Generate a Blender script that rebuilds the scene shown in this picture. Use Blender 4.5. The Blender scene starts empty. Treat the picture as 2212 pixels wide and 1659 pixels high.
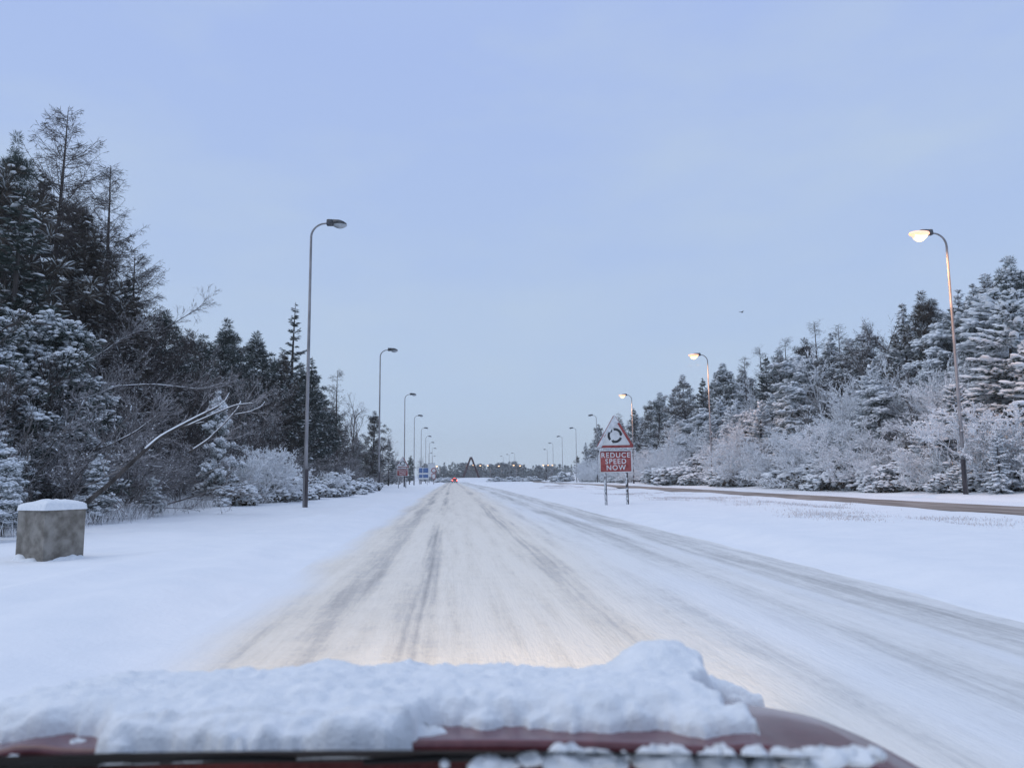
import bpy, math, random
import numpy as np
from math import pi, sin, cos, radians, sqrt
from mathutils import Matrix, Vector

# ------------------------------------------------------------------ camera
scene = bpy.context.scene
EYE = 1.35
FPX = 1660.0                       # focal length in pixels of a 2212 x 1659 picture
PITCH, YAW, ROLL = radians(6.85), radians(4.5), radians(-0.5)
CAM_R = (Matrix.Rotation(-YAW, 3, 'Z') @ Matrix.Rotation(pi/2 + PITCH, 3, 'X') @ Matrix.Rotation(ROLL, 3, 'Z'))
cd = bpy.data.cameras.new('camera'); cam = bpy.data.objects.new('camera', cd)
scene.collection.objects.link(cam)
cam.matrix_world = Matrix.Translation((0, 0, EYE)) @ CAM_R.to_4x4()
cd.sensor_width = 36.0; cd.lens = FPX/2212*36.0
cd.clip_start = 0.05; cd.clip_end = 6000
cd.dof.use_dof = True; cd.dof.focus_distance = 32.0; cd.dof.aperture_fstop = 3.4
scene.camera = cam

# ------------------------------------------------------------------ sky, sun, exposure
SUN_EL, SUN_ROT = radians(54), radians(-82)
world = bpy.data.worlds.new('World'); scene.world = world; world.use_nodes = True
nt = world.node_tree; nt.nodes.clear()
w_out = nt.nodes.new('ShaderNodeOutputWorld')
sky = nt.nodes.new('ShaderNodeTexSky'); sky.sky_type = 'NISHITA'; sky.sun_disc = False
sky.sun_elevation = radians(5); sky.sun_rotation = SUN_ROT; sky.air_density = 1.0; sky.dust_density = 0.6; sky.ozone_density = 1.5
bg_sky = nt.nodes.new('ShaderNodeBackground'); bg_sky.inputs[1].default_value = 0.10
nt.links.new(sky.outputs[0], bg_sky.inputs[0])
# thin even overcast veil over the clear sky: a soft grey-blue layer, a little thicker and greyer low down
tc = nt.nodes.new('ShaderNodeTexCoord'); sep = nt.nodes.new('ShaderNodeSeparateXYZ')
nt.links.new(tc.outputs['Generated'], sep.inputs[0])
ramp = nt.nodes.new('ShaderNodeValToRGB'); nt.links.new(sep.outputs[2], ramp.inputs[0])
el = ramp.color_ramp.elements
el[0].position = 0.0; el[0].color = (0.485, 0.61, 0.79, 1)
el[1].position = 0.50; el[1].color = (0.395, 0.515, 0.84, 1)
e = el.new(0.16); e.color = (0.45, 0.575, 0.80, 1)
e = el.new(0.30); e.color = (0.42, 0.545, 0.82, 1)
e = el.new(1.0); e.color = (0.46, 0.58, 0.86, 1)
mp = nt.nodes.new('ShaderNodeMapping'); mp.inputs['Scale'].default_value = (1.6, 1.6, 4.5)
nt.links.new(tc.outputs['Generated'], mp.inputs[0])
wn = nt.nodes.new('ShaderNodeTexNoise'); wn.inputs['Scale'].default_value = 1.7; wn.inputs['Detail'].default_value = 5; wn.inputs['Roughness'].default_value = 0.55
nt.links.new(mp.outputs[0], wn.inputs[0])
wr = nt.nodes.new('ShaderNodeMapRange'); wr.inputs[1].default_value = 0.40; wr.inputs[2].default_value = 0.72
wr.inputs[3].default_value = 0.0; wr.inputs[4].default_value = 0.6
nt.links.new(wn.outputs[0], wr.inputs[0])
cm = nt.nodes.new('ShaderNodeMix'); cm.data_type = 'RGBA'
nt.links.new(wr.outputs[0], cm.inputs[0]); nt.links.new(ramp.outputs[0], cm.inputs[6]); cm.inputs[7].default_value = (0.51, 0.62, 0.77, 1)
bg_veil = nt.nodes.new('ShaderNodeBackground'); nt.links.new(cm.outputs[2], bg_veil.inputs[0]); bg_veil.inputs[1].default_value = 1.15
wm = nt.nodes.new('ShaderNodeMixShader'); wm.inputs[0].default_value = 0.85
nt.links.new(bg_sky.outputs[0], wm.inputs[1]); nt.links.new(bg_veil.outputs[0], wm.inputs[2]); nt.links.new(wm.outputs[0], w_out.inputs[0])

sd = bpy.data.lights.new('sun', 'SUN'); sun = bpy.data.objects.new('sun', sd); scene.collection.objects.link(sun)
sd.energy = 0.78; sd.angle = radians(60); sd.color = (1.0, 0.975, 0.90)
az = SUN_ROT
sdir = Vector((sin(az)*cos(SUN_EL), cos(az)*cos(SUN_EL), sin(SUN_EL)))
sun.rotation_euler = sdir.to_track_quat('Z', 'Y').to_euler()

scene.view_settings.view_transform = 'Standard'; scene.view_settings.look = 'None'
scene.view_settings.exposure = 0.0; scene.view_settings.gamma = 1.0
scene.render.engine = 'CYCLES'
scene.cycles.use_denoising = True
scene.cycles.max_bounces = 6; scene.cycles.diffuse_bounces = 3; scene.cycles.transparent_max_bounces = 8
scene.cycles.sample_clamp_indirect = 4.0

RS = np.random.RandomState(7)
random.seed(7)
COL = scene.collection

# ------------------------------------------------------------------ pixel helpers (2212 x 1659 picture)
CRn = np.array(CAM_R)
def proj(X, Y, Z):
    q = CRn.T @ np.array([X, Y, Z - EYE])
    return 1106 + FPX*q[0]/-q[2], 829.5 - FPX*q[1]/-q[2]
def at(px, py, Y):
    """world point on the ray of a pixel at distance Y along the road"""
    d = CRn @ np.array([(px - 1106)/FPX, (829.5 - py)/FPX, -1.0])
    t = Y/d[1]
    return d[0]*t, Y, EYE + d[2]*t

# ------------------------------------------------------------------ noise
def _h(i, j, s):
    v = np.sin(i*127.1 + j*311.7 + s*74.7)*43758.5453
    return v - np.floor(v)
def vnoise(x, y, s=0):
    i = np.floor(x); j = np.floor(y); u = x - i; v = y - j
    u = u*u*(3 - 2*u); v = v*v*(3 - 2*v)
    return (_h(i, j, s)*(1-u)*(1-v) + _h(i+1, j, s)*u*(1-v) + _h(i, j+1, s)*(1-u)*v + _h(i+1, j+1, s)*u*v)*2 - 1
def fbm(x, y, o=4, s=0):
    r = 0; a = 1.0; t = 0
    for k in range(o):
        r = r + a*vnoise(x*2**k + 17.3*k, y*2**k - 9.1*k, s + k); t += a; a *= .5
    return r/t
def sm(a, b, x):
    t = np.clip((x - a)/(b - a), 0, 1); return t*t*(3 - 2*t)

# ------------------------------------------------------------------ materials
def newmat(name):
    m = bpy.data.materials.new(name); m.use_nodes = True
    return m, m.node_tree, m.node_tree.nodes['Principled BSDF']
def noise_node(nt, scale, detail=4, rough=.55, coord='Object', stretch=None):
    tc = nt.nodes.new('ShaderNodeTexCoord'); n = nt.nodes.new('ShaderNodeTexNoise')
    n.inputs['Scale'].default_value = scale; n.inputs['Detail'].default_value = detail; n.inputs['Roughness'].default_value = rough
    if stretch:
        mp = nt.nodes.new('ShaderNodeMapping'); mp.inputs['Scale'].default_value = stretch
        nt.links.new(tc.outputs[coord], mp.inputs[0]); nt.links.new(mp.outputs[0], n.inputs[0])
    else:
        nt.links.new(tc.outputs[coord], n.inputs[0])
    return n
def ramp_node(nt, src, stops):
    r = nt.nodes.new('ShaderNodeValToRGB'); nt.links.new(src, r.inputs[0]); el = r.color_ramp.elements
    el[0].position, el[0].color = stops[0][0], (*stops[0][1], 1)
    el[1].position, el[1].color = stops[-1][0], (*stops[-1][1], 1)
    for p, c in stops[1:-1]:
        e = el.new(p); e.color = (*c, 1)
    return r
def bump(nt, b, src, strength, dist):
    n = nt.nodes.new('ShaderNodeBump'); n.inputs['Strength'].default_value = strength; n.inputs['Distance'].default_value = dist
    nt.links.new(src, n.inputs['Height']); nt.links.new(n.outputs[0], b.inputs['Normal'])
    return n
def simple(name, c0, c1, scale=6, rough=.7, metal=0, spec=.3, bmp=0, coord='Object', stretch=None, lo=.35, hi=.65):
    m, nt, b = newmat(name)
    n = noise_node(nt, scale, coord=coord, stretch=stretch)
    r = ramp_node(nt, n.outputs[0], [(lo, c0), (hi, c1)])
    nt.links.new(r.outputs[0], b.inputs['Base Color'])
    b.inputs['Roughness'].default_value = rough; b.inputs['Metallic'].default_value = metal
    b.inputs['Specular IOR Level'].default_value = spec
    if bmp: bump(nt, b, n.outputs[0], .5, bmp)
    return m
def emit(name, col, strength, base=(.8, .8, .8)):
    m, nt, b = newmat(name)
    b.inputs['Base Color'].default_value = (*base, 1)
    b.inputs['Emission Color'].default_value = (*col, 1); b.inputs['Emission Strength'].default_value = strength
    return m
M = {}
def snow_mat(name, c0, c1, s1, s2, d):
    m, nt, b = newmat(name)
    n = noise_node(nt, s1, 6, .6); n2 = noise_node(nt, s2, 3, .6)
    r = ramp_node(nt, n.outputs[0], [(.35, c0), (.65, c1)])
    nt.links.new(r.outputs[0], b.inputs['Base Color'])
    b.inputs['Roughness'].default_value = .75; b.inputs['Specular IOR Level'].default_value = .15
    ad = nt.nodes.new('ShaderNodeMath'); ad.operation = 'ADD'
    ml = nt.nodes.new('ShaderNodeMath'); ml.operation = 'MULTIPLY'; ml.inputs[1].default_value = .3
    nt.links.new(n2.outputs[0], ml.inputs[0]); nt.links.new(n.outputs[0], ad.inputs[0]); nt.links.new(ml.outputs[0], ad.inputs[1])
    bump(nt, b, ad.outputs[0], .6, d)
    return m
M['snow'] = snow_mat('snow', (.83, .85, .88), (.88, .89, .91), 1.4, 14, .05)
M['snow_car'] = snow_mat('snow_clumped', (.76, .79, .82), (.86, .875, .89), 14, 130, .02)
M['snow_tree'] = simple('snow_on_trees', (.78, .82, .86), (.88, .9, .92), 3, .8, spec=.1)
M['frost'] = simple('frosted_twigs', (.70, .72, .75), (.91, .925, .945), 2.2, .85, spec=.1, lo=.3, hi=.6)
M['frost_thin'] = simple('thinly_frosted_twigs', (.14, .13, .13), (.40, .395, .41), 1.6, .85, spec=.1, lo=.36, hi=.68)
M['needle'] = simple('dark_needles', (.026, .040, .034), (.066, .085, .072), 1.3, .75, spec=.2)
M['needle_brown'] = simple('brown_green_needles', (.048, .042, .034), (.10, .085, .068), 1.3, .75, spec=.2)
M['needle_frost'] = simple('frosted_needles', (.34, .38, .40), (.66, .70, .73), 2.0, .8, spec=.15)
M['bark'] = simple('dark_bark', (.035, .032, .03), (.09, .08, .075), 9, .9, spec=.15, bmp=.02, stretch=(1, 1, .25))
M['larch'] = simple('larch_twigs', (.055, .047, .044), (.12, .105, .10), 3, .9, spec=.15)
M['twig'] = simple('grey_brown_twigs', (.10, .09, .085), (.26, .245, .24), 2.0, .9, spec=.15)
M['steel'] = simple('weathered_galvanised_steel', (.18, .18, .19), (.36, .35, .36), 2.4, .55, metal=.35, spec=.4, stretch=(1, 1, .4))
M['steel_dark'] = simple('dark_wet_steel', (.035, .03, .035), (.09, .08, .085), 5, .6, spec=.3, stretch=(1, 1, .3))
M['lantern'] = simple('lantern_casing', (.04, .045, .05), (.11, .115, .125), 6, .5, spec=.4)
M['bowl'] = simple('unlit_lamp_bowl', (.25, .28, .30), (.42, .45, .48), 5, .3, spec=.6)
M['lit_bowl'] = emit('sodium_lamp_bowl', (1.0, .58, .16), 4.0)
M['glow_fringe'] = emit('sodium_glow_fringe', (1.0, .36, .07), 1.3)  # orange fringe of the lamp's glow, put into an emissive colour
M['red'] = simple('sign_red', (.25, .045, .045), (.40, .11, .105), 5, .6, spec=.3)
M['white'] = simple('sign_white', (.58, .60, .60), (.72, .73, .74), 4, .6, spec=.3)
M['black'] = simple('sign_black', (.018, .02, .024), (.05, .055, .06), 6, .6)
M['blue'] = simple('sign_blue', (.07, .14, .32), (.12, .21, .42), 5, .6)
M['grey_plate'] = simple('sign_back_grey', (.22, .23, .25), (.34, .35, .37), 5, .6)
M['sign_frost'] = simple('frosted_snow_on_sign', (.55, .58, .60), (.75, .77, .79), 7, .85, spec=.1)
M['stone'] = simple('grey_brown_concrete', (.15, .135, .115), (.30, .28, .25), 5, .9, spec=.15, bmp=.02)
M['paint'] = None
M['grass'] = simple('dry_grass', (.48, .39, .36), (.68, .60, .57), 3, .9, spec=.1)
M['rubber'] = simple('black_rubber', (.008, .008, .009), (.02, .02, .022), 12, .6, spec=.3)
M['slush'] = simple('brown_road_slush', (.17, .135, .11), (.38, .32, .28), 1.5, .7, spec=.25, bmp=.03, stretch=(1.6, .25, 1))
m, nt, b = newmat('dark_red_car_paint')
n = noise_node(nt, 40, 3); r = ramp_node(nt, n.outputs[0], [(.35, (.095, .008, .012)), (.7, (.15, .03, .034))])
nt.links.new(r.outputs[0], b.inputs['Base Color']); b.inputs['Roughness'].default_value = .32; b.inputs['Coat Weight'].default_value = .6; b.inputs['Coat Roughness'].default_value = .12
M['paint'] = m
M['beacon'] = emit('red_tail_light', (1.0, .05, .02), 16)
M['headlamp'] = emit('headlamp_glass', (1.0, .9, .72), 3)
M['dark_body'] = simple('dark_car_body', (.03, .03, .035), (.07, .07, .08), 3, .4, spec=.4)
M['corten'] = simple('rust_red_beams', (.045, .022, .024), (.09, .045, .045), 3, .8, spec=.2)
M['feather'] = simple('dark_feathers', (.02, .02, .022), (.05, .05, .055), 20, .8)

# packed, dirty snow on the carriageway: dirt comes from where wheels have run ("dirt" attribute), broken up by streaks
def road_mat():
    m, nt, b = newmat('packed_road_snow')
    at_ = nt.nodes.new('ShaderNodeAttribute'); at_.attribute_name = 'dirt'
    ed = nt.nodes.new('ShaderNodeAttribute'); ed.attribute_name = 'clean'
    s1 = noise_node(nt, 1.0, 5, .6, stretch=(4.2, .20, 1)); s2 = noise_node(nt, 1.0, 4, .65, stretch=(22, 1.6, 1)); s3 = noise_node(nt, 2.4, 6, .7)
    ck = noise_node(nt, 1.0, 3, .7, stretch=(22, 9, 1))
    def math_(op, a, b_):
        q = nt.nodes.new('ShaderNodeMath'); q.operation = op
        for k, v in ((0, a), (1, b_)):
            if hasattr(v, 'links'): nt.links.new(v, q.inputs[k])
            else: q.inputs[k].default_value = v
        return q.outputs[0]
    a = math_('MULTIPLY', math_('SUBTRACT', s1.outputs[0], .5), 1.5)
    c = math_('MULTIPLY', math_('SUBTRACT', s2.outputs[0], .5), .45)
    d = math_('MULTIPLY', math_('SUBTRACT', s3.outputs[0], .5), .70)
    f = math_('MULTIPLY', math_('SUBTRACT', ck.outputs[0], .5), .45)
    t = math_('ADD', math_('ADD', math_('ADD', math_('ADD', a, c), d), f), at_.outputs['Fac'])
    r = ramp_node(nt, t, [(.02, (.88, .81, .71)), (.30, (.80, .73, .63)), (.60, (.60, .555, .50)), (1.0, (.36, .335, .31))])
    sa = nt.nodes.new('ShaderNodeAttribute'); sa.attribute_name = 'warm_tint'
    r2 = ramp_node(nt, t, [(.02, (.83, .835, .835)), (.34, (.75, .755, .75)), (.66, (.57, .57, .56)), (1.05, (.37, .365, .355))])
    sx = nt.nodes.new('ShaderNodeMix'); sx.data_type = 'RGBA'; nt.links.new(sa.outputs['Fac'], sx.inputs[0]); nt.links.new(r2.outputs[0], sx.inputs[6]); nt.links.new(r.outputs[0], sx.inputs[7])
    mx = nt.nodes.new('ShaderNodeMix'); mx.data_type = 'RGBA'
    e2 = math_('ADD', ed.outputs['Fac'], math_('MULTIPLY', math_('SUBTRACT', s3.outputs[0], .5), .5))
    cl = nt.nodes.new('ShaderNodeClamp'); nt.links.new(e2, cl.inputs[0])
    nt.links.new(cl.outputs[0], mx.inputs[0]); nt.links.new(sx.outputs[2], mx.inputs[6]); mx.inputs[7].default_value = (.85, .865, .89, 1)
    nt.links.new(mx.outputs[2], b.inputs['Base Color'])
    b.inputs['Roughness'].default_value = .6; b.inputs['Specular IOR Level'].default_value = .25
    h = math_('SUBTRACT', math_('ADD', math_('MULTIPLY', s2.outputs[0], .6), math_('MULTIPLY', ck.outputs[0], .5)), math_('MULTIPLY', at_.outputs['Fac'], .3))
    bump(nt, b, h, .6, .03)
    return m
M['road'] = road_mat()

# ------------------------------------------------------------------ mesh building
STUFF = ('snow_load', 'snow_crust', 'snow_drift', 'roof_snow', 'twigs', 'crown', 'leaves')
class Geo:
    def __init__(s): s.v = []; s.q = []; s.t = []; s.n = 0; s.qm = []; s.tm = []
    def add(s, v, q=None, t=None, mat=0):
        v = np.asarray(v, float).reshape(-1, 3)
        if q is not None and len(q):
            q = np.asarray(q, int).reshape(-1, 4); s.q.append(q + s.n); s.qm.append(np.full(len(q), mat) if np.isscalar(mat) else np.asarray(mat))
        if t is not None and len(t):
            t = np.asarray(t, int).reshape(-1, 3); s.t.append(t + s.n); s.tm.append(np.full(len(t), mat) if np.isscalar(mat) else np.asarray(mat))
        s.v.append(v); s.n += len(v)
    def box(s, x0, x1, y0, y1, z0, z1, mat=0):
        v = [(x, y, z) for z in (z0, z1) for y in (y0, y1) for x in (x0, x1)]
        s.add(v, [(0, 2, 3, 1), (4, 5, 7, 6), (0, 1, 5, 4), (2, 6, 7, 3), (0, 4, 6, 2), (1, 3, 7, 5)], mat=mat)
    def prism(s, pts, y0, y1, mat=0):
        """polygon in x,z extruded along y (convex)"""
        n = len(pts)
        v = [(x, y0, z) for x, z in pts] + [(x, y1, z) for x, z in pts]
        q = [(i, (i+1) % n, n + (i+1) % n, n + i) for i in range(n)]
        t = [(0, i+1, i) for i in range(1, n-1)] + [(n, n+i, n+i+1) for i in range(1, n-1)]
        s.add(v, q, t, mat=mat)
    def tubes(s, P0, P1, r0, r1, k=3, mat=0):
        P0 = np.asarray(P0, float).reshape(-1, 3); P1 = np.asarray(P1, float).reshape(-1, 3); N = len(P0)
        r0 = np.broadcast_to(r0, N)[:, None]; r1 = np.broadcast_to(r1, N)[:, None]
        d = P1 - P0; d = d/np.maximum(np.linalg.norm(d, axis=1, keepdims=True), 1e-9)
        ref = np.where(np.abs(d[:, 2:3]) > .9, np.array([[1., 0, 0]]), np.array([[0, 0, 1.]]))
        u = np.cross(d, ref); u /= np.linalg.norm(u, axis=1, keepdims=True); w = np.cross(d, u)
        V = np.zeros((N, 2*k, 3))
        for i in range(k):
            a = 2*pi*i/k; o = u*cos(a) + w*sin(a)
            V[:, i] = P0 + o*r0; V[:, k+i] = P1 + o*r1
        base = (np.arange(N)*2*k)[:, None]
        q = np.concatenate([base + np.array([[i, (i+1) % k, k + (i+1) % k, k + i]]) for i in range(k)])
        s.add(V.reshape(-1, 3), q, mat=mat)
    def path(s, pts, rad, k=8, mat=0, caps=True):
        pts = np.asarray(pts, float); n = len(pts); rad = np.broadcast_to(rad, n)
        tan = np.gradient(pts, axis=0); tan /= np.linalg.norm(tan, axis=1, keepdims=True)
        u = np.cross(tan[0], [0, 1, 0]) if abs(tan[0][1]) < .9 else np.cross(tan[0], [1, 0, 0])
        u /= np.linalg.norm(u); V = []
        for i in range(n):
            u = u - tan[i]*np.dot(u, tan[i]); u /= np.linalg.norm(u); w = np.cross(tan[i], u)
            V += [pts[i] + rad[i]*(u*cos(2*pi*j/k) + w*sin(2*pi*j/k)) for j in range(k)]
        q = [(i*k + j, i*k + (j+1) % k, (i+1)*k + (j+1) % k, (i+1)*k + j) for i in range(n-1) for j in range(k)]
        t = []
        if caps:
            t = [(0, j+1, j) for j in range(1, k-1)] + [((n-1)*k, (n-1)*k + j, (n-1)*k + j+1) for j in range(1, k-1)]
        s.add(V, q, t, mat=mat)
    def diamonds(s, C, U, V, mat=0):
        N = len(C); P = np.stack([C - U, C + V, C + U, C - V], 1)
        s.add(P.reshape(-1, 3), np.arange(N*4).reshape(N, 4), mat=mat)
    def lumps(s, C, A, B, D, mat=0):
        """flattened octahedra with half axes A, B, D"""
        N = len(C); k = 6; P = np.zeros((N, 2*k + 2, 3))
        for i in range(k):
            ca, sa = cos(2*pi*i/k), sin(2*pi*i/k); P[:, i] = C + A*ca + B*sa; P[:, k+i] = C + (A*ca + B*sa)*.68 + D*.66
        P[:, 2*k] = C + D; P[:, 2*k+1] = C - D*.45
        f = np.array([[i, (i+1) % k, k + (i+1) % k] for i in range(k)] + [[i, k + (i+1) % k, k + i] for i in range(k)] + [[k + i, k + (i+1) % k, 2*k] for i in range(k)] + [[(i+1) % k, i, 2*k+1] for i in range(k)])
        t = ((np.arange(N)*(2*k + 2))[:, None, None] + f[None]).reshape(-1, 3)
        s.add(P.reshape(-1, 3), None, t, mat=mat)
    def grid(s, V, mat=0, keep=None):
        r, c = V.shape[:2]; idx = np.arange(r*c).reshape(r, c)
        q = np.stack([idx[:-1, :-1], idx[:-1, 1:], idx[1:, 1:], idx[1:, :-1]], -1).reshape(-1, 4)
        if keep is not None: q = q[keep.reshape(-1)]
        s.add(V.reshape(-1, 3), q, mat=mat)
    def mesh(s, name, mats, smooth=False):
        me = bpy.data.meshes.new(name)
        v = np.concatenate(s.v); q = np.concatenate(s.q) if s.q else np.zeros((0, 4), int); t = np.concatenate(s.t) if s.t else np.zeros((0, 3), int)
        mi = np.concatenate(s.qm + s.tm) if (s.qm or s.tm) else np.zeros(0, int)
        me.vertices.add(len(v)); me.vertices.foreach_set('co', v.astype(np.float32).ravel())
        me.loops.add(len(q)*4 + len(t)*3); me.loops.foreach_set('vertex_index', np.concatenate([q.ravel(), t.ravel()]).astype(np.int32))
        me.polygons.add(len(q) + len(t))
        tot = np.concatenate([np.full(len(q), 4), np.full(len(t), 3)]); st = np.concatenate([[0], np.cumsum(tot)[:-1]])
        me.polygons.foreach_set('loop_start', st.astype(np.int32))
        me.polygons.foreach_set('material_index', mi.astype(np.int32))
        if smooth: me.polygons.foreach_set('use_smooth', np.ones(len(tot), bool))
        me.update(calc_edges=True); me.validate()
        for m in (mats if isinstance(mats, (list, tuple)) else [mats]): me.materials.append(M[m])
        return me
    def build(s, name, mats, parent=None, smooth=False):
        o = bpy.data.objects.new(name, s.mesh(name, mats, smooth)); COL.objects.link(o)
        if parent is not None: o.parent = parent
        if name in STUFF: o['kind'] = 'stuff'
        return o
def tag(o, label=None, cat=None, group=None, kind=None):
    if label: o['label'] = label
    if cat: o['category'] = cat
    if group: o['group'] = group
    if kind: o['kind'] = kind
    return o
def empty(name, loc=(0, 0, 0), rz=0.0):
    o = bpy.data.objects.new(name, None); COL.objects.link(o); o.location = loc; o.rotation_euler = (0, 0, rz); o.empty_display_size = .2
    return o
def bevel(o, w, seg=2):
    md = o.modifiers.new('bevel', 'BEVEL'); md.width = w; md.segments = seg; md.limit_method = 'ANGLE'
    return o
def copy_tree(o, parent=None):
    c = o.copy(); COL.objects.link(c); c.parent = parent
    for ch in list(o.children): copy_tree(ch, c)
    return c

# ------------------------------------------------------------------ terrain
ROAD_L, ROAD_R = -2.3, 5.25
def opp(Y): return 1.7e-4*np.square(Y)
def fall(Y): return -0.45*sm(70, 210, Y) - 0.55*sm(210, 380, Y)
RB = (9.0, 306.0)
def ground(X, Y, rough=True):
    X = np.asarray(X, float); Y = np.asarray(Y, float); o = opp(np.clip(Y, 0, 330))
    en = 14.3 + o; ef = 21.0 + o; bk = 24.5 + o
    edge = .10*fbm(Y*.35, Y*0, 3, 3)
    left = .02 + .11*sm(ROAD_L, ROAD_L - 1.5 + edge, X) + .09*np.exp(-((X + 3.2 + 1.4*edge)/.40)**2)*(.6 + .8*fbm(X*1.5, Y*.7, 3, 51)) + .10*sm(-4, -9, X) + 3.4*sm(-9.5, -36, X)
    med = .02 + .16*sm(ROAD_R + edge*.6, ROAD_R + .9, X) + .05*sm(6.3, 9.0, X)
    opz = .24
    medv = med*(1 - sm(en - 1.2, en - .05 + edge, X)) + (opz + .03)*sm(en - 1.2, en - .2, X)
    right = opz + .07*sm(ef + edge, ef + .7 + edge, X) + .1*sm(ef + 1.5, bk, X) + 4.2*sm(bk, bk + 24, X)
    mid = -.10 + .12*sm(ROAD_L + .5, ROAD_L, X) + .12*sm(ROAD_R - .4, ROAD_R, X)
    z = np.where(X < ROAD_L, left, np.where(X < ROAD_R, mid, np.where(X < en + edge*.5, medv, np.where(X < ef, opz - .12, right))))
    far = sm(225, 275, Y)
    rr = np.hypot(X - RB[0], Y - RB[1])
    z = np.where((X > ROAD_L) & (X < ROAD_R) | (X > en) & (X < ef), z, z*(1 - .75*far*(np.abs(X - 12) < 45)))
    z = np.where(rr < 27, -.12, z)
    z = np.where(rr < 15, .05 + 1.7*sm(15, 5, rr), z)
    if rough:
        amp = np.where((X > ROAD_L - .15) & (X < ROAD_R + .15), 0.0, 1.0)
        z = z + amp*(.13*fbm(X*.33, Y*.12, 3, 11) + .11*np.exp(-((X + 4.3 + .5*fbm(Y*.12, Y*0, 2, 77))/.35)**2)*sm(-.6, .3, fbm(Y*.3, Y*0, 2, 78))*sm(60, 30, Y) + .04*fbm(X*1.1, Y*.5, 4, 5)*np.exp(-Y/60))
        z = z + amp*.03*sm(6.5, 9, X)*sm(15 + o, 13 + o, X)*fbm(X*1.1, Y*.8, 3, 31)
    return z + fall(Y)
def gz(X, Y): return float(ground(np.array([X]), np.array([Y]))[0])

def geom_rows(y0, y1, s0, k):
    r = [y0]
    while r[-1] < y1: r.append(r[-1] + max(s0, (r[-1] - 0)*k))
    return np.array(r)
ys = np.concatenate([np.arange(-30, 0, 2.0), geom_rows(0, 420, .22, .012), np.geomspace(440, 3500, 24)])
xs = np.concatenate([-np.geomspace(2600, 44, 16), np.arange(-40, -12, 1.2), np.arange(-12, -2.5, .2), [-2.45, -2.35, -2.25, -2.15, -2.05, -1.95, -1.85, -1.75], [-1.4, 0, 2, 4, 4.7], [4.85, 4.95, 5.05, 5.15, 5.22, 5.26, 5.3, 5.4, 5.5],
                     np.arange(5.7, 26, .2), np.arange(26, 62, .9), np.geomspace(63, 2600, 18)])
GX, GY = np.meshgrid(xs, ys)
g = Geo(); g.grid(np.stack([GX, GY, ground(GX, GY)], -1))
tag(g.build('snowy_ground', 'snow', smooth=True), kind='structure')

# the near carriageway
ry = np.concatenate([np.arange(-12, 1.0, .5), geom_rows(1.0, 288, .07, .008)]); rx = np.linspace(ROAD_L - .5, ROAD_R + .3, 165)
RX, RY = np.meshgrid(rx, ry)
TR = [(-1.75, .22, .40), (-1.15, .28, .75), (-.34, .17, .95), (-.05, .25, .15), (1.45, .20, .85), (1.72, .10, .35), (2.35, .12, .30), (3.45, .42, .56), (4.55, .45, .50), (5.08, .12, .5)]
dirt = np.zeros_like(RX); wob = .10*fbm(RY*.05, RY*0, 3, 2)
for k, (c, w, a) in enumerate(TR):
    wk = wob + .05*fbm(RY*.12, RY*0 + k, 3, 20 + k)
    st = .55 + .75*fbm(RY*.11, RX*.5 + 9*k, 3, 40 + k)
    gsh = np.exp(-(np.abs(RX - c - wk)/w)**2.5)
    if k in (2, 4):                                   # tread ribs inside the tyre tracks
        gsh = gsh*(.72 + .28*np.cos((RX - c - wk)/w*9))
    dirt = np.maximum(dirt, gsh*a*np.clip(st, .12, 1.1))
dirt = dirt + .22*sm(30, 160, RY) + .10 + .12*sm(2.4, 4.2, RX)
clean = np.clip(sm(ROAD_L + .75, ROAD_L + .0, RX + .22*fbm(RY*.4, RY*0, 3, 8)), 0, 1) + .85*np.exp(-((RX - 4.02 - wob)/.14)**2)*np.clip(.6 + fbm(RY*.2, RY*0 + 3, 2, 6), 0, 1)
clean = np.clip(np.maximum(clean, .6*np.exp(-((RX - 2.9)/.35)**2)*sm(-.4, .5, fbm(RY*.15, RY*0 + 7, 2, 9))), 0, 1)
rz = .012 - .10*sm(ROAD_L, ROAD_L - .5, RX) - .10*sm(ROAD_R, ROAD_R + .3, RX) - .035*dirt*.5 + .008*fbm(RX*6, RY*1.2, 3, 4) + .012*fbm(RX*1.5, RY*.3, 2, 14) + fall(RY)
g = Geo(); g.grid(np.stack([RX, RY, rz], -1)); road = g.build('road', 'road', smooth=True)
warm_tint = np.clip(1 - .85*sm(1.5, 3.0, RX + .4*fbm(RY*.1, RY*0, 2, 66)), 0, 1)  # weight of the warm beige tint, weaker across the right lanes
for nm, arr in (('dirt', dirt), ('clean', clean), ('warm_tint', warm_tint)):
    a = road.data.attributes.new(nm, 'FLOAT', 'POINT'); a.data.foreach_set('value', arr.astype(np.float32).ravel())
tag(road, kind='structure')

# the other carriageway: brown slush in its near lane, packed snow beyond
oy = geom_rows(-10, 290, .4, .012)
def strip(name, x0, x1, dz, mat, n=8, seed=0, wob=0.0):
    U = np.linspace(0, 1, n); UX, UY = np.meshgrid(U, oy)
    e0 = wob*fbm(UY*.16, UY*0, 3, seed); e1 = wob*fbm(UY*.13, UY*0, 3, seed + 5)
    X = opp(np.clip(UY, 0, 330)) + (x0 + e0)*(1 - UX) + (x1 + e1)*UX
    g = Geo(); g.grid(np.stack([X, UY, .24 + dz + fall(UY) + .012*fbm(X*2, UY*.5, 2, seed)], -1)); o = g.build(name, mat, smooth=True)
    return tag(o, kind='structure')
strip('opposite_road', 14.25, 21.1, 0.0, 'snow', 10, 1)
strip('slushy_lane', 14.2, 17.9, .025, 'slush', 12, 3, .35)

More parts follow.
